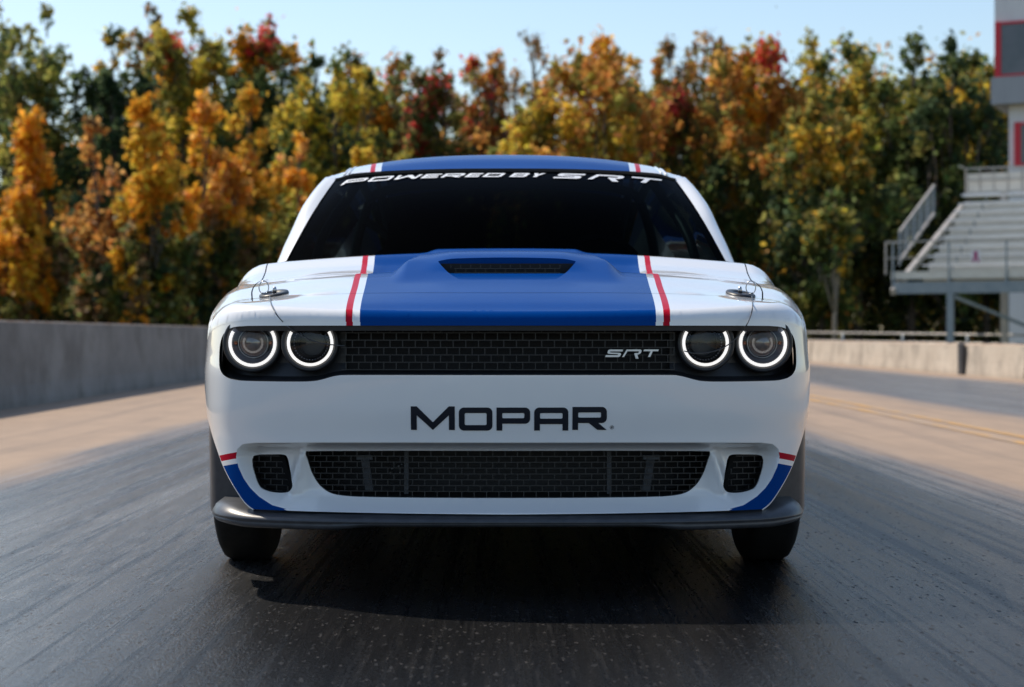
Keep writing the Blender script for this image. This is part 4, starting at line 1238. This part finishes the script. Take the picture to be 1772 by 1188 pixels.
# stair rail climbing at the left end
sl = (zb - Z0) / (vb - .6)
for o, w in ((1.12, .06), (.16, .075)):
    sbar('stair_rail', (.30, .5, Z0 + o + .33), (.55, 4.6, 4.78 + o), w, M_RAIL)
for k in range(6):
    t = k / 5.; a = Vector((.30, .5, Z0 + .40)).lerp(Vector((.55, 4.6, 4.85)), t)
    sbar('stair_post', (a.x, a.y, a.z - .05), (a.x, a.y, a.z + 1.05), .05, M_GALV)
for k in range(22):
    t = (k + .5) / 22.; a = Vector((.30, .5, Z0 + .48)).lerp(Vector((.55, 4.6, 4.93)), t)
    sbar('baluster', (a.x, a.y, a.z), (a.x, a.y, a.z + .93), .02, M_GALV)
# stepped stringer below the rows and brackets
sbar('stringer', (.25, -.2, 2.1), (.9, vb, zb - .5), .16, M_RAIL, .20)
for u in (2.0, 3.75, 5.5): sbar('knee_brace', (u, -.1, 2.35), (u, .8, 2.60), .09, M_RAIL)
sbox('front_beam', (.25, -.14, 2.05), (LW, .04, 2.42), M_GALV)
sbox('rear_beam', (.9, vb - .2, 2.6), (LW, vb, 2.95), M_GALV)
for u, v, w in ((2.05, -.05, .20), (6.6, -.05, .20), (4.2, 2.6, .28), (8.2, 2.6, .28), (2.4, vb - .1, .22), (6.9, vb - .1, .22)):
    sbox('support_post', (u - w / 2, v - w / 2, -.02), (u + w / 2, v + w / 2, 2.05 if v < 1 else Z0 + sl * v - .2), M_GALV if v < 1 else M_RAIL)
sbar('diagonal_brace', (2.15, -.05, 1.95), (4.15, 1.3, 1.02), .10, M_GALV)
sbar('diagonal_brace', (6.0, .4, 1.95), (4.6, 2.4, .0), .16, M_RAIL)
# rear guard rail with pickets
for o in (.98, .55, .1): sbar('rear_rail', (.85, vb + 1.0, zb + o), (LW, vb + 1.0, zb + o), .055, M_RAIL)
sbar('rear_rail', (.85, vb - .2, zb + .98), (.85, vb + 1.0, zb + .98), .05, M_RAIL)
for k in range(16): sbar('picket', (.85 + k * .5, vb + 1.0, zb), (.85 + k * .5, vb + 1.0, zb + 1.0), .05 if k % 4 == 0 else .03, M_RAIL)
sbox('rear_screen', (.9, vb + 1.03, zb + .05), (3.3, vb + 1.05, zb + .80), M_PLANK)
sbar('guard_post', (3.9, vb - .4, zb - .4), (3.9, vb - .4, zb + .95), .07, M_GALV)
# small ribbon sign hung on the front rail: its own thing
sg0 = sf((2.86, -.16, Z0 + .42))
SG = thing('ribbon_sign', tuple(sg0), 'small white sign with a magenta ribbon hung on the bleacher front', 'sign')
b = MB(); b.box((2.72, -.165, Z0 + .38), (3.00, -.145, Z0 + .78), 0, sf); b.build('board', M_SIGN, SG)
rib = [(.02, .0), (.09, .0), (.14, .12), (.19, .0), (.26, .0), (.185, .2), (.21, .30), (.14, .36), (.07, .30), (.095, .2)]
b = MB(); b.add([sf((2.72 + u, -.170, Z0 + .40 + w)) for u, w in rib], [tuple(range(len(rib)))]); b.build('ribbon', M_PINK, SG)

# control tower
M_CLAD = mat('grey white cladding', (.70, .69, .69), .6, noise=((2, 2, .3), 5, (.60, .59, .60), .3, .7))
M_CLAD2 = mat('grey cladding band', (.34, .35, .37), .6, noise=((2, 2, .3), 5, (.29, .30, .32), .3, .7))
M_REDP = mat('red frame paint', (.60, .012, .03), .45, noise=((5, 5, 5), 4, (.50, .012, .03), .3, .7))
M_TGLASS = mat('tower window glass', (.05, .06, .075), .08, spec=.7, noise=((.8, .8, .8), 3, (.10, .10, .12), .3, .7))
TX, TY = 20.35, 72 - 4.6
TW = thing('control_tower', (TX + 4, TY + 4, 0), 'grey white control tower with red framed windows behind the bleachers', 'tower')
def tf(v):
    u, w = v[0] - TX, v[1] - TY; return Vector((TX, TY, 0)) + RX * u + RY * w + Vector((0, 0, v[2]))
def tbox(name, a, c, m, parent=None): b = MB(); b.box(a, c, 0, tf); return b.build(name, m, parent or TW)
tbox('lower_wall', (TX + .62, TY + .6, -.02), (TX + 8, TY + 8, 10.3), M_CLAD)
tbox('balcony_band', (TX, TY, 10.3), (TX + 8.4, TY + 8.4, 11.42), M_CLAD2)
tbox('upper_wall', (TX + .12, TY + .12, 11.423), (TX + 8.2, TY + 8.2, 17.5), M_CLAD)
tbox('parapet', (TX - .1, TY - .1, 17.503), (TX + 8.5, TY + 8.5, 17.8), M_CLAD2)
def twin(x0, x1, z0, z1, y, n):
    w = tbox('window', (x0, y - .03, z0), (x1, y + .02, z1), M_TGLASS)
    fr = .26
    tbox('frame_post', (x0 - fr, y - .08, z0 - .1), (x0, y + .02, z1 + .12), M_REDP, w)
    for k in range(1, n + 1):
        xx = x0 + (x1 - x0) * k / n; tbox('frame_post', (xx - .05, y - .08, z0), (xx + .05, y - .031, z1), M_REDP, w)
    tbox('frame_rail', (x0 - fr, y - .084, z1 + .001), (x1, y + .02, z1 + .10), M_REDP, w)
    tbox('frame_rail', (x0 - fr, y - .084, z0 - .08), (x1, y + .02, z0 - .001), M_REDP, w)
twin(TX + .40, TX + 8.0, 11.52, 13.60, TY + .09, 3)
twin(TX + 1.12, TX + 7.8, 7.85, 9.45, TY + .57, 3)
for k in range(1, 5): tbox('cladding_seam', (TX + .62 + k * 1.6, TY + .585, 0), (TX + .64 + k * 1.6, TY + .598, 7.7), M_CLAD2)

# guard fence behind the right wall
FN = thing('rail_fence', (13, 52, 0), 'low dark pipe rail fence just behind the right wall', 'fence')
fa, fb = Vector((9.0, 62, .86)), Vector((22, 44, .62))
for k in range(9):
    p = fa.lerp(fb, k / 8.); b = MB(); b.tube([(p.x, p.y, -.02), (p.x, p.y, p.z)], .045, 8); b.build('fence_post', M_GALV, FN, smooth=True)
for o in (0, -.30):
    b = MB(); b.tube([fa + Vector((0, 0, o)), fb + Vector((0, 0, o))], .035, 8); b.build('fence_rail', M_RAIL, FN, smooth=True)

# ================================================================== trees
def leaf_material(name, trans):
    m = bpy.data.materials.new(name); m.use_nodes = True; nt = m.node_tree; nt.nodes.clear()
    out = nt.nodes.new('ShaderNodeOutputMaterial'); at = nt.nodes.new('ShaderNodeAttribute'); at.attribute_name = 'leaf'
    df = nt.nodes.new('ShaderNodeBsdfDiffuse'); tl = nt.nodes.new('ShaderNodeBsdfTranslucent'); gl = nt.nodes.new('ShaderNodeBsdfGlossy')
    gl.inputs[1].default_value = .45
    mx = nt.nodes.new('ShaderNodeMixShader'); mx.inputs[0].default_value = trans
    m2 = nt.nodes.new('ShaderNodeMixShader'); m2.inputs[0].default_value = .012
    nt.links.new(at.outputs['Color'], df.inputs[0])
    gm = nt.nodes.new('ShaderNodeGamma'); gm.inputs[1].default_value = .68      # light coming through a leaf is brighter and yellower
    nt.links.new(at.outputs['Color'], gm.inputs[0]); nt.links.new(gm.outputs[0], tl.inputs[0])
    nt.links.new(df.outputs[0], mx.inputs[1]); nt.links.new(tl.outputs[0], mx.inputs[2])
    nt.links.new(mx.outputs[0], m2.inputs[1]); nt.links.new(gl.outputs[0], m2.inputs[2])
    nt.links.new(m2.outputs[0], out.inputs[0]); return m
M_LEAF = leaf_material('autumn leaves', .60)
M_BARK = mat('grey brown bark', (.060, .048, .038), .9, noise=((6, 6, 1.2), 6, (.13, .11, .09), .35, .7), bump=((14, 14, 3), .6, .03))
M_BARKL = mat('pale bark', (.17, .15, .12), .9, noise=((6, 6, 1.2), 6, (.26, .23, .19), .35, .7), bump=((14, 14, 3), .6, .03))

C_ = dict(green=(.070, .105, .024), dark=(.028, .052, .020), olive=(.19, .175, .030), gold=(.60, .34, .022), yellow=(.70, .47, .035),
          orange=(.84, .29, .012), peach=(.66, .27, .05), rust=(.52, .20, .032), red=(.68, .05, .04), brown=(.20, .12, .05), lime=(.38, .34, .045))
def leaves(name, cen, size, colr, parent=None, **kw):
    n = len(cen)
    a = RNG.normal(size=(n, 3)); a /= np.linalg.norm(a, axis=1)[:, None]
    r = RNG.normal(size=(n, 3)); u = np.cross(a, r); u /= np.linalg.norm(u, axis=1)[:, None]; w = np.cross(a, u)
    sz = size[:, None]
    tip = .62 * sz; wid = .40 * sz
    V = np.stack([cen - u * tip, cen + w * wid - u * .08 * sz, cen + u * tip, cen - w * wid - u * .08 * sz], 1).reshape(-1, 3)
    me = bpy.data.meshes.new(name)
    me.vertices.add(4 * n); me.loops.add(4 * n); me.polygons.add(n)
    me.vertices.foreach_set('co', V.astype(np.float32).ravel())
    me.loops.foreach_set('vertex_index', np.arange(4 * n, dtype=np.int32))
    me.polygons.foreach_set('loop_start', np.arange(0, 4 * n, 4, dtype=np.int32))
    me.polygons.foreach_set('loop_total', np.full(n, 4, np.int32))
    me.update(calc_edges=True)
    at = me.attributes.new('leaf', 'FLOAT_COLOR', 'POINT')
    c4 = np.ones((n, 4)); c4[:, :3] = colr
    at.data.foreach_set('color', np.repeat(c4, 4, 0).astype(np.float32).ravel())
    me.materials.append(M_LEAF)
    o = bpy.data.objects.new(name, me); COL.objects.link(o)
    if parent is not None: adopt(o, parent)
    tag(o, **kw); return o
def jitter(col, n, amt=.28):
    c = np.tile(np.array(col), (n, 1)); f = np.exp(RNG.normal(0, amt, (n, 1))); h = np.exp(RNG.normal(0, .10, (n, 3)))
    return np.clip(c * f * h, .004, .8)

def tree(pxx, top, hw, d, pal, label, base=.30, dens=1., lsize=.22, shape='round', bark=None, bare=False, topcol=None, clumps=None, spots=(), low=0., name='autumn_tree'):
    """pal: list of (colour name, weight); spots: (dx px, y px, colour) for clumps of a colour of their own"""
    x = (pxx - PX0) / FPX * d + CAM_X; y = d + CAM_Y; H = CAM_Z + (PY0 - top) / FPX * d; R = hw * 1.15 / FPX * d
    r_ = random.Random(int(pxx * 7 + top * 13 + d))
    T = thing(name, (x, y, 0), label, 'tree', None)
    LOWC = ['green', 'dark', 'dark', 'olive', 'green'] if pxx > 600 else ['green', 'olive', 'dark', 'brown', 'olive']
    lean = (r_.uniform(-.5, .5), r_.uniform(-.4, .4))
    tp = [(x + lean[0] * (t ** 1.5) * .8 + .12 * math.sin(5 * t + pxx), y + lean[1] * t * .6, H * .90 * t - .03) for t in np.linspace(0, 1, 9)]
    tr = .014 * H
    b = MB(); b.tube(tp, [tr * (1 - .93 * t) + .012 for t in np.linspace(0, 1, 9)], 7)
    nl = {'round': 6, 'spire': 3, 'vase': 4}[shape]            # leaders: the crown has several uneven tops
    LD = []
    for k in range(nl):
        a = r_.uniform(0, 2 * math.pi); f = (0 if k == 0 else r_.uniform(.35, .95)) * R
        if k and shape == 'round': a = (k + r_.random()) * 2.4
        LD.append((x + lean[0] * .6 + f * math.cos(a), y + lean[1] * .5 + f * math.sin(a), H * (1 if k == 0 else r_.uniform(.78, .98) if shape != 'spire' else r_.uniform(.55, .85))))
    for l in LD[1:]:
        zt = r_.uniform(.25, .45); s0 = Vector(tp[int(zt * 8)]); e = Vector((l[0], l[1], l[2] * .93))
        m1 = s0.lerp(e, .35) + Vector(((e.x - s0.x) * .25, (e.y - s0.y) * .25, 0))
        b.tube([s0, m1, s0.lerp(e, .72), e], [tr * .5, tr * .36, tr * .2, .012], 6)
    nc = clumps or int(80 + R * 34)
    CC, CR, K, AX = [], [], [], []
    names = [p[0] for p in pal]; ws = [p[1] for p in pal]
    for k in range(nc):
        l = LD[k % nl]; hl = l[2]; z0 = base * H * r_.uniform(.85, 1.15)
        q = r_.random() ** .9
        prof = (.42 + .58 * math.sin(math.pi * min(1, .18 + q * .72))) * (1 - .72 * q ** 4)
        if shape == 'vase': prof = (.35 + .75 * q) * (1 - .7 * max(0, q - .75) / .25)
        rr = R * (1.12 if shape != 'spire' else 1.10) * prof * r_.uniform(.55, 1.15)
        a = r_.uniform(0, 2 * math.pi); f = math.sqrt(r_.uniform(.03, 1))
        t = z0 + (hl - z0) * q
        ax = x + (l[0] - x) * min(1, t / (hl * .8)); ay = y + (l[1] - y) * min(1, t / (hl * .8))
        cr = min(.85, R * .20 * r_.uniform(.55, 1.4) + .10) * (1 - .35 * q)
        c = (ax + rr * f * math.cos(a), ay + rr * f * math.sin(a), min(t, hl - cr))
        CC.append(c); CR.append(cr); AX.append((ax, ay, max(.2, t - r_.uniform(.4, 1.4) - rr * f * .5)))
        cn = r_.choices(names, ws)[0]; qq = (t / H - base) / (1 - base)
        if topcol and qq > topcol[1] and r_.random() < topcol[2]: cn = topcol[0]
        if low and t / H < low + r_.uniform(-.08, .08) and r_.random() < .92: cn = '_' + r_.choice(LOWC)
        K.append(cn)
    for dx, yy, cn in spots:
        for _ in range(4):
            CC.append((x + (dx + r_.uniform(-16, 16)) / FPX * d, y - R * .5 * r_.random(), CAM_Z + (PY0 - yy + r_.uniform(-18, 18)) / FPX * d)); CR.append(.50); K.append(cn); AX.append((x, y, max(.5, CC[-1][2] - 1.2)))
    for c, cr, ax in zip(CC, CR, AX):
        if r_.random() < (.95 if bare else .5):
            s0 = Vector(ax); e = Vector(c)
            mid = s0.lerp(e, .5) + Vector((0, 0, -.06 * (e - s0).length))
            b.tube([s0, mid, e], [tr * .20, tr * .14, .012], 4, cap=False)
            for _ in range(2 if not bare else 7):
                dvec = Vector((r_.gauss(0, 1), r_.gauss(0, 1), r_.gauss(1.0, .6))).normalized() * (cr + .25) * r_.uniform(.7, 1.5)
                b.tube([e, e + dvec * .5 + Vector((0, 0, .04)), e + dvec], [.016, .012, .006], 3, cap=False)
    b.build('trunk', bark or M_BARK, T, smooth=True)
    P, S, C = [], [], []
    for c, cr, cn in zip(CC, CR, K):
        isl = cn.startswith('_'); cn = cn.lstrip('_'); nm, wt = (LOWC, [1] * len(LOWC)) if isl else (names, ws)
        n = int(dens * 420 * cr ** 1.7 * (.22 / lsize) ** 1.6) + 12
        v = RNG.normal(size=(n, 3)); v /= np.linalg.norm(v, axis=1)[:, None]
        rad = cr * RNG.uniform(.05, 1, (n, 1)) ** .5 * np.exp(RNG.normal(0, .35, (n, 1)))
        sub = RNG.normal(size=(7, 3)) * cr * .6                 # sprays inside a clump
        pick = RNG.integers(0, 7, n)
        pt = np.where(RNG.random((n, 1)) < .5, v * rad, sub[pick] + v * cr * .36 * RNG.random((n, 1)) ** .5)
        pt[:, 2] *= 1.45
        alt = RNG.choice(len(nm), n, p=np.array(wt, float) / sum(wt)); own = RNG.random((n, 1)) < .68
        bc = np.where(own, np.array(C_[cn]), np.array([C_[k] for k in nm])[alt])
        P.append(np.array(c) + pt); S.append(lsize * np.exp(RNG.normal(0, .28, n)))
        C.append(np.clip(bc * np.exp(RNG.normal(0, .28, (n, 1))) * np.exp(RNG.normal(0, .1, (n, 3))), .004, .85))
    leaves('crown', np.vstack(P), np.concatenate(S), np.vstack(C), T)
    return T

G_ = 'green'
# far row, left to right in the photo
tree(12, 8, 42, 92, [('olive', 4), ('green', 4), ('lime', 1)], 'tall thin olive tree at the far left edge', dens=.6, base=.35)
tree(88, 14, 62, 88, [('olive', 4), ('green', 3), ('lime', 2)], 'airy olive tree with sky showing through, left of the dark tree', dens=.42, base=.45, shape='vase')
tree(205, 42, 62, 86, [('dark', 6), ('green', 3)], 'dark green dense tree with golden top at upper left', topcol=('gold', .78, .8), base=.25)
tree(266, 4, 38, 93, [('brown', 3), ('green', 3), ('rust', 1)], 'tall thin twiggy tree poking highest above the dark tree', dens=.35, base=.5, shape='vase')
tree(340, 14, 58, 90, [('lime', 4), ('yellow', 2), ('olive', 3)], 'tall yellow green tree with red patch on its left side', base=.35, spots=((-42, 90, 'red'), (-50, 150, 'orange'), (10, 135, 'gold')))
tree(452, 62, 66, 88, [('green', 5), ('olive', 2), ('dark', 2)], 'green tree topped with red orange leaves, left of the car roof', topcol=('orange', .84, .85), spots=((10, 75, 'red'), (-25, 95, 'orange')), low=.42)
tree(536, 74, 34, 95, [('dark', 4), ('green', 4)], 'narrow dark green tree top between red topped and yellow trees', base=.4, low=.42)
tree(578, 100, 72, 84, [('yellow', 3), ('lime', 3), ('green', 3), ('dark', 2)], 'broad yellow and green tree just left of the windscreen', base=.12, topcol=('yellow', .7, .7), low=.42)
tree(612, 72, 40, 97, [('rust', 3), ('green', 3), ('dark', 2)], 'rust brown tree top behind the broad yellow tree', base=.4, dens=.6, low=.42)
tree(688, 86, 52, 90, [('green', 3), ('rust', 3), ('dark', 2)], 'green tree with rusty red crown above the left roof stripe', topcol=('red', .85, .4), dens=.75, spots=((-45, 190, 'orange'), (-30, 215, 'orange')), low=.42)
tree(748, 78, 48, 88, [('olive', 3), ('green', 3), ('brown', 2)], 'loose green tree holding a bright scarlet clump above the roof', dens=.55, spots=((4, 165, 'red'), (-2, 185, 'red'), (-34, 238, 'red'), (-20, 262, 'red')), low=.42)
tree(812, 100, 46, 92, [('rust', 5), ('red', 1.5), ('olive', 3)], 'thin red orange tree left of the bare tree', dens=.5, base=.3, low=.42)
tree(862, 92, 40, 90, [('rust', 5), ('red', 1.5), ('olive', 3)], 'sparse red tree with bare twigs on top above the car roof', dens=.45, base=.3, bare=True, topcol=('rust', .0, .3), shape='vase', low=.42)
tree(915, 60, 46, 96, [('brown', 4), ('rust', 1)], 'leafless grey twigged tree above the roof centre', dens=.035, base=.45, bare=True, shape='vase', bark=M_BARKL, low=.42)
tree(1000, 84, 108, 84, [('gold', 4), ('olive', 3), ('rust', 3), ('lime', 2)], 'wide rounded golden orange tree above the roof', base=.15, topcol=('rust', .75, .5), spots=((-90, 225, 'yellow'), (-70, 195, 'yellow'), (-100, 250, 'yellow'), (40, 100, 'orange')), low=.42)
tree(1085, 92, 42, 93, [('orange', 2), ('rust', 4), ('olive', 2)], 'orange rust tree top right of the rounded golden tree', base=.35, dens=.6, low=.42)
tree(1150, 108, 58, 88, [('olive', 3), ('dark', 3), ('rust', 3)], 'dark olive tree with a scarlet clump, above the right pillar', base=.1, spots=((16, 185, 'red'), (8, 205, 'red'), (-4, 225, 'red')), low=.60)
tree(1222, 52, 62, 92, [('olive', 3), ('brown', 3), ('rust', 3)], 'tall sparse olive tree with twiggy reddish top', dens=.5, base=.3, bare=True, low=.60)
tree(1322, 72, 74, 87, [('rust', 3), ('olive', 4), ('gold', 2)], 'reddish orange and olive tree right of the twiggy one', base=.15, topcol=('rust', .7, .6), spots=((10, 110, 'red'), (-30, 195, 'orange')), low=.60)
tree(1392, 52, 46, 93, [('lime', 3), ('gold', 3), ('olive', 3)], 'tall pale yellow olive tree top in the right half', base=.3, dens=.65, low=.60)
tree(1420, 150, 66, 80, [('gold', 3), ('olive', 4), ('rust', 2), ('green', 2)], 'golden brown tree in front of the pale yellow one', base=.1, low=.60)
tree(1488, 54, 58, 88, [('lime', 3), ('green', 4), ('gold', 2)], 'tall green gold tree left of the dark green one', base=.2, spots=((0, 175, 'gold'), (-10, 250, 'gold')), low=.60)
tree(1572, 62, 56, 86, [('green', 5), ('olive', 2), ('lime', 1)], 'green tree with yellow flecks directly above the bleachers', base=.15, low=.60)
tree(1640, 68, 62, 84, [('dark', 5), ('green', 4), ('olive', 1)], 'dark green tree above the bleacher end rail', base=.15, low=.60)
tree(1708, 82, 56, 88, [('gold', 3), ('yellow', 2), ('green', 4)], 'yellow green tree touching the tower', base=.2, low=.60)
# near row: small upright orange trees over the left wall
tree(28, 330, 60, 68, [('orange', 3), ('rust', 2), ('gold', 2)], 'low orange tree at the left edge over the wall', base=.05, low=.3, shape='spire')
tree(66, 205, 56, 70, [('orange', 5), ('rust', 2), ('peach', 2)], 'red orange upright tree nearest the left edge', shape='spire', base=.06, low=.50, topcol=('rust', .6, .35), spots=((-8, 240, 'orange'), (0, 290, 'orange')))
tree(168, 205, 46, 72, [('rust', 4), ('peach', 3), ('brown', 3)], 'thin rusty brown tree between two bright orange trees', shape='spire', base=.06, low=.4, dens=.5)
tree(244, 163, 62, 68, [('orange', 4), ('gold', 5)], 'brightest golden orange tree over the left wall', shape='spire', base=.06, low=.50)
tree(348, 172, 56, 71, [('peach', 5), ('orange', 3), ('gold', 2)], 'peach orange tree right of the brightest golden one', shape='spire', base=.06, low=.50, dens=.75)
tree(440, 155, 64, 73, [('gold', 4), ('peach', 3), ('orange', 2)], 'golden peach tree next to the car left pillar', shape='spire', base=.06, low=.50, dens=.75)
tree(508, 232, 30, 70, [('orange', 3), ('peach', 3)], 'small narrow orange tree closest to the car pillar', shape='spire', base=.06, low=.6, dens=.7)
tree(620, 248, 34, 78, [('yellow', 4), ('gold', 3)], 'small yellow tree peeping beside the roof front corner', shape='spire', base=.06, low=.6, dens=.8)
tree(1449, 330, 34, 74, [('green', 4), ('olive', 3), ('gold', 1)], 'slim pale trunked young tree left of the bleachers', shape='vase', base=.55, dens=.4, bark=M_BARKL, low=.60)

# the wood behind and the undergrowth: uncountable masses
def mass(name, label, n, d0, d1, ztop_fn, pal, size, zmin=0., p0=-350, p1=2150):
    pxs_ = RNG.uniform(p0, p1, n); d = RNG.uniform(d0, d1, n)
    x = (pxs_ - PX0) / FPX * d + CAM_X
    zt = ztop_fn(pxs_)
    cl_ = .5 + .5 * np.sin(x * 1.3 + 1.7 * np.sin(x * .37 + d)) * np.cos(x * .71 + d * 1.9)
    z = zmin + (zt * (.72 + .28 * cl_) - zmin) * RNG.random(n) ** .85
    names = [p[0] for p in pal]; w = np.array([p[1] for p in pal], float); w /= w.sum()
    cell = (np.floor(x / 1.1) * 73 + np.floor(d / 1.5) * 19 + np.floor(z / .9) * 131).astype(int) % 997
    order = RNG.choice(len(names), 997, p=w)
    base = np.array([C_[k] for k in names])[order[cell]]
    col = np.clip(base * np.exp(RNG.normal(0, .30, (n, 1))) * np.exp(RNG.normal(0, .1, (n, 3))), .004, .8)
    P = np.stack([x, d + CAM_Y, z], 1) + RNG.normal(0, .12, (n, 3))
    return leaves(name, P, size * np.exp(RNG.normal(0, .25, n)), col, label=label, cat='woodland', kind='stuff')
zfar = lambda p: np.interp(p, [-350, 60, 140, 300, 600, 800, 930, 1050, 1200, 1772, 2150], [10.5, 10.0, 15.0, 17.0, 16.6, 15.2, 13.2, 16.4, 17.2, 18.0, 17.0]) + .9 * np.sin(p * .031) + .6 * np.sin(p * .083)
znear = lambda p: np.interp(p, [-350, 0, 500, 900, 1100, 1250, 1500, 1772, 2150], [8.0, 7.6, 8.0, 8.5, 9.5, 10.5, 10.5, 10.0, 9.0])
mass('woodland', 'dense green and rust wood filling the background', 300000, 98, 110, zfar, [('dark', 2), ('green', 3), ('olive', 4), ('rust', 2.5), ('gold', 1.6), ('lime', 1.2)], .32, p0=-900, p1=2800)
mass('undergrowth', 'dark green undergrowth with golden flecks along the foot of the trees', 90000, 87, 95, znear, [('dark', 8), ('green', 5), ('olive', 2), ('gold', .5), ('brown', 1)], .24)
